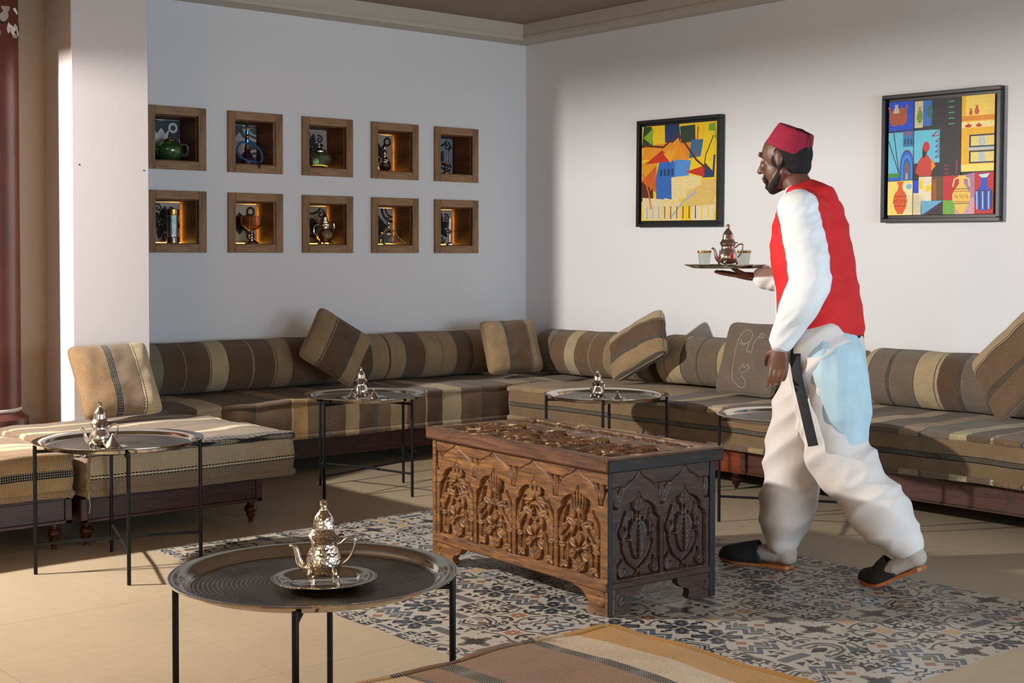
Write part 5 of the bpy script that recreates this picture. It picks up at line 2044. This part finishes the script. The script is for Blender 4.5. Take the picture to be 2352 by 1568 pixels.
def art_b(C):
    K, BLU, CY_, YL, ORG, REDc = '#2a2b2f', '#0f45c8', '#5fb6d4', '#e8c235', '#e0881c', '#c8202a'
    C.r(0, 0, 1, 1, K)
    C.r(0, .74, .245, 1, BLU)
    C.p([(0.0, .74), (.245, .75), (.245, .742)], BLU)
    # three vases tied together
    C.e(.06, .86, .055, .075, '#a5502f'); C.e(.13, .87, .055, .08, '#a5502f')
    C.vase(.075, .90, [(.03, 0), (.022, .04), (.012, .06), (.02, .075)], '#b8b0a0')
    C.l([(.02, .90), (.0, .96)], .02, '#a5502f'); C.l([(.155, .91), (.185, .97)], .022, '#a5502f')
    C.r(.255, .76, .335, .99, '#d3c9a4'); C.r(.335, .77, .42, .99, '#2f6fc2')
    for k in range(8):
        C.l([(.265 + k * .02, .77), (.265 + k * .02, .98)], .003, '#3b4a6a')
    C.vase(.305, .80, [(.012, 0), (.03, .04), (.024, .09), (.008, .115), (.012, .14)], '#6b8c3a')
    C.e(.40, .89, .03, .055, '#2d6a6a')
    # turquoise sky with the little tower and arch
    C.r(0, .30, .255, .73, CY_); C.r(.255, .45, .50, .735, '#62bcd8')
    C.r(.145, .60, .245, .735, '#2a72a8')
    for k in range(6):
        C.l([(.155 + k * .016, .70), (.155 + k * .016, .73)], .007, '#b03050')
    for k in range(3):
        C.r(.16 + k * .03, .62, .172 + k * .03, .67, '#1b3050')
    C.l([(.0, .66), (.11, .36)], .008, K); C.l([(.05, .73), (.11, .36)], .008, K)
    C.r(0, .335, .12, .37, '#3a8a2a'); C.r(0, .30, .12, .335, '#1f5fc0')
    for r_, c in ((.070, '#5c2a5a'), (.064, '#1f5fd8'), (.050, '#2a8ac8'), (.036, '#1f4fb8'), (.024, '#2a7a5a'), (.015, '#8a4a4a')):
        C.p([(.185 + r_ * math.cos(a * PI / 12), .42 + 2.2 * r_ * math.sin(a * PI / 12)) for a in range(13)] + [(.185 - r_, .31), (.185 + r_, .31)], c)
    C.r(.178, .31, .192, .37, '#a9b8c8')
    # red zigzag fringe
    C.l([(.43, .68), (.49, .735), (.49, .68), (.43, .68)], .010, '#9a2f4a')
    for k in range(4):
        y = .63 - k * .045
        C.l([(.46, y), (.495, y + .03), (.495, y), (.46, y)], .008, '#7a3a6a')
    # black column with green dashes
    for k in range(5):
        C.l([(.58, .965 - k * .048), (.635, .967 - k * .048)], .010, '#5a9a5a')
    for k in range(3):
        C.l([(.54, .42 - k * .035), (.59, .422 - k * .035)], .012, '#8a2a38')
    C.r(.655, .345, .672, .46, '#7a3a4a')
    # yellow house
    C.r(.70, .36, 1, 1, '#e9b21f'); C.r(.74, .83, 1, 1, '#efd060'); C.r(.70, .79, 1, .83, ORG); C.r(.70, .73, 1, .78, '#efdd92')
    C.r(.70, .36, 1, .42, '#f0dc70')
    C.vase(.785, .835, [(.01, 0), (.018, .02), (.008, .045), (.012, .055)], '#c4552f'); C.vase(.84, .84, [(.014, 0), (.022, .03), (.008, .06), (.014, .075)], '#c4552f')
    C.e(.765, .745, .032, .014, '#c22a22'); C.vase(.765, .755, [(.008, 0), (.005, .012)], '#c22a22'); C.e(.86, .745, .028, .013, '#c22a22'); C.vase(.86, .755, [(.008, 0), (.005, .012)], '#c22a22')
    for y in (.575, .44):
        C.r(.775, y - .012, 1, y + .095, '#23283a'); C.r(.790, y, 1, y + .082, '#e3cf7a'); C.r(.86, y, .92, y + .082, '#b9bfc0')
    C.r(.775, .54, 1, .562, '#a9bfcc')
    # figure in red seen from behind
    C.r(.25, .0, .43, .33, '#d8cba4'); C.p([(.30, .33), (.43, .33), (.42, .12), (.31, .12)], '#e3d9b6')
    C.r(.31, .22, .35, .30, '#e6cb2c'); C.e(.40, .23, .035, .03, '#e6cb2c')
    C.r(.245, .30, .305, .37, '#1e2024'); C.r(.25, .19, .305, .30, '#1440c8')
    C.p([(.27, .37), (.30, .47), (.345, .52), (.385, .52), (.42, .47), (.43, .36), (.42, .335), (.31, .335)], '#c03a30')
    C.p([(.42, .50), (.465, .42), (.425, .375)], ORG)
    C.p([(.335, .58), (.34, .49), (.36, .50), (.39, .56), (.39, .60)], '#2c1614'); C.e(.372, .59, .032, .045, '#c8262c')
    # bottom row
    C.r(0, 0, .245, .30, '#ead467'); C.r(.15, .0, .25, .28, '#e9dca8'); C.e(.21, .25, .03, .025, '#7fb0d0')
    C.vase(.125, .01, [(.025, 0), (.055, .05), (.07, .11), (.06, .17), (.025, .215), (.018, .25), (.035, .285)], '#d9561c')
    for y in (.165, .08):
        C.l([(.06, y), (.19, y)], .005, '#5a1f10')
    for x in (.075, .145):
        C.l([(x - .02, .105), (x - .01, .135), (x + .005, .12), (x + .02, .14), (x + .025, .105)], .006, '#6a2a12')
    for k in range(9):
        C.l([(.20 + k * .018, .02), (.20 + k * .018, .17)], .003, '#a9a590')
    C.r(.43, .125, .54, .33, '#5e4a2a'); C.r(.44, .125, .475, .30, '#a5501f')
    C.r(.54, .12, .82, .33, '#c3212b'); C.r(.33, 0, .54, .12, '#2a5a8a'); C.p([(.33, .12), (.54, .12), (.34, .0)], '#6aa6cc'); C.p([(.54, .12), (.54, 0), (.36, 0)], '#3a2430')
    C.r(.54, 0, .65, .12, '#6aa93a'); C.r(.65, .0, .83, .16, '#cf9aa8'); C.p([(.72, .33), (.83, .35), (.83, .14), (.76, .14)], '#a87f98')
    C.r(.83, 0, 1, .35, '#c3212b')
    C.vase(.71, .0, [(.012, 0), (.05, .05), (.082, .12), (.085, .17), (.05, .225), (.022, .26), (.026, .31), (.035, .33)], '#e6c25a')
    C.l([(.63, .235), (.645, .30), (.69, .315)], .014, '#e6d080'); C.l([(.785, .235), (.775, .30), (.73, .315)], .014, '#e6d080')
    for y, c in ((.215, '#3a4a2a'), (.195, '#c8552a'), (.105, '#c8552a'), (.09, '#3a4a2a')):
        C.l([(.64, y), (.785, y)], .006, c)
    for x in (.665, .715, .76):
        C.l([(x - .02, .165), (x - .008, .135), (x, .17), (x + .012, .135)], .007, '#b8502a')
    C.vase(.915, .03, [(.04, 0), (.075, .05), (.085, .11), (.07, .165), (.03, .20), (.025, .26), (.05, .31)], '#1f4fc0')
    C.p([(.865, .33), (.965, .34), (.94, .305), (.89, .305)], '#cfe0dc')
    for k in range(6):
        C.l([(.855 + k * .026, .04), (.85 + k * .027, .19)], .011, '#4a1f34' if k % 2 else '#9fd0dc')
    C.l([(.84, .195), (.99, .195)], .007, '#4a1f34')
    for x in (.25, .70):
        C.l([(x, .0 if x < .3 else .33), (x, .99)], .005, '#15171c')
    C.l([(0, .74), (.25, .75)], .005, '#15171c'); C.l([(0, .30), (.25, .31)], .005, '#15171c')


painting('painting', 'smaller black framed abstract painting of yellow, orange and blue patches, left on the right wall', 5.585, 6.295, 1.405, 2.085, art_a, R(.6))
painting('painting', 'black framed painting with vases and a figure in a red cap, nearest the right edge', 3.735, 4.440, 1.400, 2.085, art_b, R(.5))


# ================================================================== THE WALKING MAN
SKIN = m_plain('dark_brown_skin', '#5f3d2c', 0.48, 0, .12, 40, .05, 300)
RED = m_plain('red_vest_cloth', '#c8161c', 0.8, 0, .12, 8, .25, 420)
FEZ = m_plain('crimson_felt', '#8e1030', 0.85, 0, .10, 12, .15, 500)
WHT = m_plain('white_shirt_cloth', '#dfe1e4', 0.8, 0, .04, 6, .2, 380)
TRS = m_plain('off_white_trouser_cloth', '#cdc6c2', 0.8, 0, .05, 6, .2, 380)
SOCK = m_plain('grey_sock', '#a79c92', 0.9, 0, .08, 40, .3, 500)
BLKL = m_plain('black_suede', '#121312', 0.75, 0, .2, 60, .2, 400)
SOLE = m_plain('tan_leather_sole', '#a3602c', 0.55, 0, .2, 40)
HAIR = m_plain('short_black_hair', '#0d0b0b', 0.85, 0, .3, 300, .8, 500)
TEAL = m_plain('pale_blue_cloth', '#a9c3cd', 0.85, 0, .08, 10, .2, 300)
BLKC = m_plain('black_cloth', '#15161a', 0.8, 0, .1, 20, .2, 300)
EYEW = m_plain('eye_white', '#cfc8c0', .25)
EYEB = m_plain('iris_brown', '#1a0d08', .15)

man = thing('person', 'man in a red vest, crimson fez and off-white trousers walking left with a tray', 'person', (4.30, 3.30, 0.0), 0)
man.rotation_euler = (0, 0, math.atan2(.97, -.24))       # local +x = walking direction, local -y = his right


def L3(f, r, z):
    """forward, to his right, up"""
    return Vector((f, -r, z))


def displace(me, amp, sc, seed, amp2=0, sc2=(40, 40, 8), zr=None):
    n = len(me.vertices)
    co = np.empty(n * 3)
    no = np.empty(n * 3)
    me.vertices.foreach_get('co', co)
    me.vertices.foreach_get('normal', no)
    co, no = co.reshape(-1, 3), no.reshape(-1, 3)
    d = np.array([amp * noise.noise(Vector((p[0] * sc[0] + seed, p[1] * sc[1], p[2] * sc[2]))) +
                  (amp2 * (1 - 2 * abs(noise.noise(Vector((p[0] * sc2[0], p[1] * sc2[1] + seed, p[2] * sc2[2] + p[0] * sc2[2] * .8))))) if amp2 else 0) for p in co])
    co = co + no * d[:, None]
    me.vertices.foreach_set('co', co.ravel())
    me.update()


def meld(g, name, mat, parent, vox, smooth_n=4, disp=None, fac=.5):
    """fuse overlapping volumes into one continuous skin"""
    me0 = g.mesh(name + '_src', mat, 0)
    tmp = bpy.data.objects.new('tmp', me0)
    COL.objects.link(tmp)
    m = tmp.modifiers.new('r', 'REMESH')
    m.mode = 'VOXEL'
    m.voxel_size = vox
    s = tmp.modifiers.new('s', 'SMOOTH')
    s.iterations = smooth_n
    s.factor = fac
    dg = bpy.context.evaluated_depsgraph_get()
    me = bpy.data.meshes.new_from_object(tmp.evaluated_get(dg))
    me.name = name
    bpy.data.objects.remove(tmp)
    bpy.data.meshes.remove(me0)
    if disp:
        displace(me, *disp)
    if not me.materials:
        me.materials.append(mat)
    me.shade_smooth()
    return link(name, me, parent)


def hand(g, wrist, palm_dir, palm_n, side, curl, s=1.0):
    """palm + five fingers. palm_dir: wrist->fingers, palm_n: out of the palm, side: towards the thumb"""
    d, n, t = [Vector(v).normalized() for v in (palm_dir, palm_n, side)]
    w = Vector(wrist)
    k = s
    g.capsule([w + d * .0, w + d * .045 * k, w + d * .085 * k], [(.026 * k, .018 * k), (.036 * k, .017 * k), (.038 * k, .013 * k)], up=tuple(t), seg=16)
    base = w + d * .088 * k
    for i, (o, L, r) in enumerate(((.028, .074, .0088), (.009, .083, .0092), (-.010, .077, .0088), (-.028, .060, .0076))):
        p = base + t * (o * k)
        dd = d.copy()
        P = [p - d * .015, p]
        c = curl * (1 + .12 * i)
        for q, seg in enumerate((.44, .31, .25)):
            rot = Matrix.Rotation(c * (.75, 1.0, .8)[q], 3, t)
            dd = (rot @ dd).normalized()
            P.append(P[-1] + dd * L * seg * k)
        g.capsule(P, [r * 1.1 * k, r * 1.08 * k, r * k, r * .95 * k, r * .8 * k], seg=10, sub=3)
    # thumb leaves the side of the palm near its base
    p = w + d * .022 * k + t * .022 * k
    q1 = (d * .55 + t * .75 + n * .35).normalized()
    q2 = (d * .85 + t * .35 + n * .45).normalized()
    q3 = (d * .95 + t * .05 + n * .5).normalized()
    g.capsule([p, p + q1 * .032 * k, p + q1 * .032 * k + q2 * .028 * k, p + q1 * .032 * k + q2 * .028 * k + q3 * .022 * k], [.0125 * k, .0115 * k, .010 * k, .0085 * k], seg=10)


# joints
NECK, CHEST, WAIST, PELV = L3(.035, 0, 1.455), L3(-.005, 0, 1.27), L3(-.045, 0, 1.03), L3(-.055, 0, .90)
LS, LE, LW = L3(-.04, -.185, 1.395), L3(-.115, -.245, 1.125), L3(.005, -.245, .895)
RS, RE, RW = L3(.02, .185, 1.395), L3(.06, .235, 1.13), L3(.285, .165, 1.135)
RH, RK, RA = L3(-.03, .09, .90), L3(.085, .075, .495), L3(.125, .04, .095)
LH, LK, LA = L3(-.08, -.09, .90), L3(-.155, -.075, .475), L3(-.405, -.03, .165)
HC = L3(.105, 0, 1.595)
yaw_h = Matrix.Rotation(R(7), 3, 'Y')


def HP(x, y, z):
    """head-local: x forward, y left, z up"""
    return HC + yaw_h @ Vector((x, y, z))


g = Geo()
# head
g.ball(HC + yaw_h @ Vector((-.012, 0, .020)), (.098, .076, .092), yaw_h, 24, 16)
g.ball(HP(.022, 0, -.035), (.066, .060, .078), yaw_h, 20, 14)
g.ball(HP(.052, 0, -.092), (.030, .032, .022), yaw_h)
for s in (-1, 1):
    g.capsule([HP(-.02, s * .060, -.055), HP(.045, s * .030, -.095)], [.018, .018])
    g.ball(HP(.062, s * .036, -.018), (.024, .022, .020), yaw_h)
    g.ball(HP(.076, s * .030, .026), (.014, .026, .009), yaw_h)
    g.ball(HP(-.012, s * .078, -.004), (.017, .007, .030), yaw_h)
    g.ball(HP(-.008, s * .076, -.026), (.009, .007, .010), yaw_h)
    g.ball(HP(.088, s * .012, -.036), (.011, .009, .009), yaw_h)
g.capsule([HP(.082, 0, .018), HP(.094, 0, -.012), HP(.106, 0, -.032)], [.009, .010, .012])
g.ball(HP(.086, 0, -.062), (.012, .024, .0075), yaw_h)
g.ball(HP(.084, 0, -.075), (.012, .020, .008), yaw_h)
# neck and torso
g.capsule([HP(-.02, 0, -.06), NECK + Vector((-.01, 0, .0)), CHEST + Vector((-.02, 0, .12))], [.054, .055, .07], seg=20)
g.capsule([CHEST + Vector((0, 0, .07)), CHEST, WAIST, PELV], [(.09, .15), (.105, .155), (.095, .135), (.105, .15)], seg=24, up=(1, 0, 0))
for A, B, C_2 in ((LS, LE, LW), (RS, RE, RW)):
    g.capsule([CHEST + (A - CHEST) * .5 + Vector((0, 0, .02)), A], [.065, .052], seg=16)
    g.capsule([A, A.lerp(B, .5), B], [.050, .044, .038], seg=16)
    g.capsule([B, B.lerp(C_2, .35), C_2], [.038, .036, .025], seg=16)
for A, B, C_2 in ((RH, RK, RA), (LH, LK, LA)):
    g.capsule([A, A.lerp(B, .5), B], [.080, .068, .052], seg=18)
    g.capsule([B, B.lerp(C_2, .3), C_2], [.052, .052, .036], seg=18)
# feet (inside the socks)
g.capsule([RA + Vector((-.02, 0, -.045)), L3(.20, .035, .045), L3(.32, .033, .030)], [.030, (.024, .030), (.010, .026)], up=(0, 0, 1))
g.capsule([LA + Vector((-.03, 0, -.04)), L3(-.355, -.03, .065), L3(-.27, -.02, .030)], [.030, (.024, .030), (.010, .026)], up=(0, 0, 1))
# left hand hangs, right hand supports the tray from below
hand(g, LW, (.05, .0, -1), (.25, -1, 0), (1, .15, .05), .38)
TC = L3(.425, .140, 1.165)
hand(g, RW, (.93, .28, .10), (0, 0, 1), (.25, .9, 0), -.06)
body = meld(g, 'body', SKIN, man, .0048, 3)

for s in (-1, 1):
    o = Geo().ball(HP(.0665, s * .029, .006), .0120, None, 16, 12).obj('eye', EYEW, body)
    o['label'] = 'eye'
    Geo().ball(HP(.0735, s * .0298, .006), .0062, None, 12, 8).obj('iris', EYEB, body)
# hair, beard
g = Geo()
g.ball(HP(-.022, 0, .012), (.094, .0795, .086), yaw_h, 24, 16)
g.ball(HP(-.045, 0, -.035), (.060, .062, .05), yaw_h, 20, 12)
meld(g, 'hair', HAIR, man, .006, 2)
g = Geo()
for s in (-1, 1):
    g.capsule([HP(-.012, s * .067, -.02), HP(-.006, s * .062, -.062), HP(.038, s * .038, -.098), HP(.060, 0, -.110)], [.010, .014, .017, .020], seg=12)
    g.capsule([HP(.086, s * .004, -.050), HP(.074, s * .030, -.058), HP(.066, s * .034, -.085)], [.0055, .007, .010], seg=10)
g.ball(HP(.068, 0, -.098), (.022, .024, .016), yaw_h)
meld(g, 'beard', HAIR, man, .004, 2)
for s in (-1, 1):
    Geo().capsule([HP(.083, s * .014, .032), HP(.082, s * .034, .036), HP(.068, s * .052, .029)], [.003, .0036, .0025], seg=8).obj('eyebrow', HAIR, man)
# fez, tilted back
ft_ = Matrix.Translation(HP(-.030, 0, .047)) @ Euler((0, R(-24), 0)).to_matrix().to_4x4()
fz_ = Geo().lathe([(.0, -.02), (.080, -.02), (.0875, -.016), (.0885, -.008), (.0875, 0), (.079, .040), (.072, .064), (.069, .068), (.0, .070)], (0, 0, 0), 48, M=ft_).obj('fez', FEZ, man, smooth=50)
gt = Geo().tube([ft_ @ Vector(p) for p in ((0, 0, .070), (-.03, .02, .076), (-.07, .03, .071), (-.088, .035, .045), (-.096, .038, .015))], .003, 8)
gt.obj('tassel', BLKC, fz_, smooth=80)

# shirt: torso, sleeves, stand-up collar, cuffs
g = Geo()
g.capsule([CHEST + Vector((.0, 0, .10)), CHEST, WAIST, PELV + Vector((0, 0, -.02))], [(.105, .160), (.122, .170), (.118, .155), (.128, .170)], seg=28, up=(1, 0, 0))
g.capsule([NECK + Vector((-.02, 0, -.045)), NECK + Vector((.0, 0, .0))], [.075, .062], seg=20)
for A, B, C_2 in ((LS, LE, LW), (RS, RE, RW)):
    g.capsule([CHEST + (A - CHEST) * .55 + Vector((0, 0, .02)), A], [.080, .070], seg=18)
    g.capsule([A, A.lerp(B, .5), B], [.074, .076, .073], seg=20)
    g.capsule([B, B.lerp(C_2, .5), B.lerp(C_2, .93)], [.073, .068, .046], seg=20)
meld(g, 'shirt', WHT, man, .0085, 5, (.006, (7, 7, 12), 3.0, .0045, (9, 9, 22)))
for B, C_2 in ((LE, LW), (RE, RW)):
    d = (C_2 - B).normalized()
    Geo().tube([B.lerp(C_2, .86), C_2 + d * .004], [.043, .040], 24).obj('cuff', WHT, man, smooth=50)
# vest
g = Geo()
g.capsule([CHEST + Vector((.0, 0, .135)), CHEST + Vector((0, 0, .07)), CHEST, WAIST, PELV + Vector((-.0, 0, .035))], [(.108, .148), (.138, .172), (.146, .184), (.146, .182), (.156, .196)], seg=32, up=(1, 0, 0), sub=2)
for A in (LS, RS):
    g.capsule([NECK + Vector((-.035, 0, -.055)), A + (CHEST - A) * .16 + Vector((0, 0, .035))], [.074, .060], seg=18)
    g.capsule([CHEST + (A - CHEST) * .45 + Vector((0, 0, .03)), A + (CHEST - A) * .20 + Vector((0, 0, .01))], [.104, .090], seg=18)
vest = meld(g, 'vest', RED, man, .008, 5, (.006, (5, 5, 8), 8.0, .004, (8, 8, 14)))
# white embroidered trims down the front edges and round the armholes
def on_vest(z, y):
    """front surface of the vest"""
    t = max(0, min(1, (1.40 - z) / .50))
    fx = .0 + .125 + .035 * t
    cx_ = -.005 - .05 * t
    wy = .150 + .04 * t
    return Vector((cx_ + fx * math.sqrt(max(0, 1 - (y / wy) ** 2)) + .006, y, z))


for s in (-1, 1):
    for o in (.030, .050):
        P = [on_vest(1.385 - .05 * k, s * (o + .012 * math.sin(k * .35))) for k in range(11)]
        Geo().tube(P, .0038, 8).obj('braid_trim', WHT, vest, smooth=80)
for k in range(7):
    z = 1.32 - k * .055
    P = [on_vest(z + .008 * math.cos(a), .0 + .040 * math.sin(a)) for a in [i * PI / 5 for i in range(11)]]
    Geo().tube(P, .0022, 6).obj('loop_trim', WHT, vest, smooth=80)

# sash, pale blue cloth at the back hip and black strap
g = Geo()
g.capsule([PELV + Vector((0, 0, .030)), PELV + Vector((0, 0, .0))], [(.148, .188), (.150, .190)], seg=28, up=(1, 0, 0), sub=2)
meld(g, 'sash', BLKC, man, .008, 3)
g = Geo()
g.capsule([L3(-.12, -.06, .86), L3(-.145, -.07, .76), L3(-.175, -.075, .62), L3(-.19, -.07, .56)], [(.105, .150), (.110, .150), (.100, .128), (.07, .10)], seg=24, up=(1, 0, 0))
meld(g, 'waist_cloth', TEAL, man, .007, 4, (.003, (6, 6, 3), 2.0, .005, (14, 14, 3)))
Geo().tube(smooth_path([L3(-.04, -.205, .90), L3(-.055, -.235, .80), L3(-.095, -.248, .66), L3(-.125, -.240, .53)], 5), [(.0035, .020)] * 16, 12, up=(0, 1, 0)).obj('strap', BLKC, man, smooth=60)

# trousers
g = Geo()
g.capsule([PELV + Vector((-.01, 0, -.01)), PELV + Vector((-.02, 0, -.12))], [(.132, .172), (.135, .170)], seg=28, up=(1, 0, 0))
for A, B, C_2, w in ((RH, RK, RA, 1.0), (LH, LK, LA, 1.0)):
    g.capsule([A + Vector((0, 0, -.02)), A.lerp(B, .5), B], [.118, .116, .108], seg=22)
    g.capsule([B, B.lerp(C_2, .4), B.lerp(C_2, .78), B.lerp(C_2, .93)], [.108, .106, .096, .066], seg=22)
g.capsule([L3(-.06, 0, .74), L3(-.06, 0, .58)], [(.11, .11), (.085, .08)], seg=18, up=(1, 0, 0))
meld(g, 'trousers', TRS, man, .0085, 6, (.012, (6, 6, 5), 5.0, .016, (5, 5, 9)))

# socks and backless slippers
g = Geo()
g.capsule([RA + Vector((-.005, 0, .05)), RA + Vector((-.012, 0, .0)), RA + Vector((-.022, 0, -.040))], [.044, .042, .040], seg=18)
g.capsule([RA + Vector((-.02, 0, -.038)), L3(.20, .035, .052), L3(.30, .034, .034)], [.038, (.032, .036), (.014, .030)], up=(0, 0, 1), seg=18)
meld(g, 'sock', SOCK, man, .005, 4, (.0015, (20, 20, 30), 1.0, .0015, (20, 20, 40)))
g = Geo()
g.capsule([LA + Vector((.02, 0, .05)), LA, LA + Vector((-.03, 0, -.038))], [.044, .042, .038], seg=18)
g.capsule([LA + Vector((-.028, 0, -.036)), L3(-.355, -.03, .075), L3(-.28, -.02, .036)], [.036, (.032, .036), (.014, .030)], up=(0, 0, 1), seg=18)
meld(g, 'sock', SOCK, man, .005, 4, (.0015, (20, 20, 30), 1.0, .0015, (20, 20, 40)))


def slipper(toe, ball_, heel, side):
    T, B, Hh = Vector(toe), Vector(ball_), Vector(heel)
    # sole: foot shaped slab following toe-ball-heel
    P = smooth_path([T, B, B.lerp(Hh, .5), Hh], 6)
    n = len(P)
    W = lerp_path([.012, .046, .034, .034], 6)
    g = Geo()
    up_ = Vector((0, 0, 1))
    rows = []
    for i in range(n):
        t = (P[min(i + 1, n - 1)] - P[max(i - 1, 0)]).normalized()
        sd = t.cross(up_).normalized()
        nn = sd.cross(t)
        w = W[i] * (1 if 0 < i < n - 1 else .7)
        rows.append([P[i] - sd * w, P[i] + sd * w, P[i] + sd * w * .97 + nn * .013, P[i] - sd * w * .97 + nn * .013])
    vs = [v for r in rows for v in r]
    fs = [(4 * i + k, 4 * i + (k + 1) % 4, 4 * (i + 1) + (k + 1) % 4, 4 * (i + 1) + k) for i in range(n - 1) for k in range(4)] + [(0, 1, 2, 3), tuple(4 * (n - 1) + k for k in range(4))]
    g.add(vs, fs)
    sl = thing_part = g.obj('slipper', SOLE, man, smooth=40, label='backless slipper, tan leather sole')
    # upper: dome over the front two thirds
    g = Geo()
    m = int(n * .64)
    rings = []
    for i in range(m + 1):
        t = (P[min(i + 1, n - 1)] - P[max(i - 1, 0)]).normalized()
        sd = t.cross(up_).normalized()
        nn = sd.cross(t)
        if nn.z < 0:
            nn = -nn
        w = W[i] + .002
        f = i / m
        hgt = .024 + .060 * f ** .65
        bs = P[i] + nn * .012
        rings.append([bs + sd * w * math.cos(PI * k / 12) * (1 - .08 * math.sin(PI * k / 12)) + nn * hgt * math.sin(PI * k / 12) + (-t * .03 * math.sin(PI * k / 12) * f * f if True else 0) for k in range(13)])
    vs = [v for r in rings for v in r]
    k0 = 13
    fs = [(i * k0 + k, i * k0 + k + 1, (i + 1) * k0 + k + 1, (i + 1) * k0 + k) for i in range(m) for k in range(12)] + [tuple(range(13))]
    g.add(vs, fs)
    o = g.obj('upper', BLKL, sl, smooth=60, label='black suede upper')
    md = o.modifiers.new('t', 'SOLIDIFY')
    md.thickness = .003
    md.offset = 1
    return sl


slipper(L3(.385, .028, .004), L3(.30, .030, .002), L3(.085, .040, .002), 1)
slipper(L3(-.215, -.012, .004), L3(-.30, -.022, .002), L3(-.465, -.030, .085), -1)

# ---- the tray he carries, with a teapot and three glasses
MR = math.atan2(.97, -.24)


def world(p):
    return Vector((4.30, 3.30, 0)) + Matrix.Rotation(MR, 3, 'Z') @ p


tc = world(TC + Vector((0, 0, .010)))
Geo_ = Geo().lathe([(0, 0), (.128, 0), (.138, .004), (.165, .012), (.168, .011), (.166, .008), (.140, -.001), (.130, -.004), (0, -.004)], seg=64)
tr = Geo_.obj('serving_tray', TRAYRIM)
tr.location = tc
tr.rotation_euler = (0, 0, 0)
tag(tr, 'small round silver tray held up on the right hand of the walking man', 'tray')
teapot('silver teapot on the tray carried by the walking man', tc.x - .02, tc.y - .03, tc.z + .001, AX + .3, .95, SILVER)
GL = m_glass('tea_glass', '#e8efec', .02)
for k, (dx, dy) in enumerate(((.055, .045), (.075, -.035), (-.055, .065))):
    t = thing('tea_glass', ('small clear tea glass on the carried tray, nearest his chest', 'small clear tea glass on the carried tray, on its far side', 'small clear tea glass on the carried tray, nearest its front edge')[k],
              'glass', (tc.x + dx, tc.y + dy, tc.z + .001), 0, 'tea glasses on the carried tray')
    Geo().lathe([(0, .0), (.020, 0), (.021, .004), (.023, .030), (.028, .070), (.0268, .070), (.0215, .03), (.0195, .006), (0, .005)], seg=32).obj('glass_body', GL, t)
    Geo().lathe([(.0285, .058), (.0290, .060), (.0290, .065), (.0290, .066)], seg=32).obj('gold_band', BRASS, t)
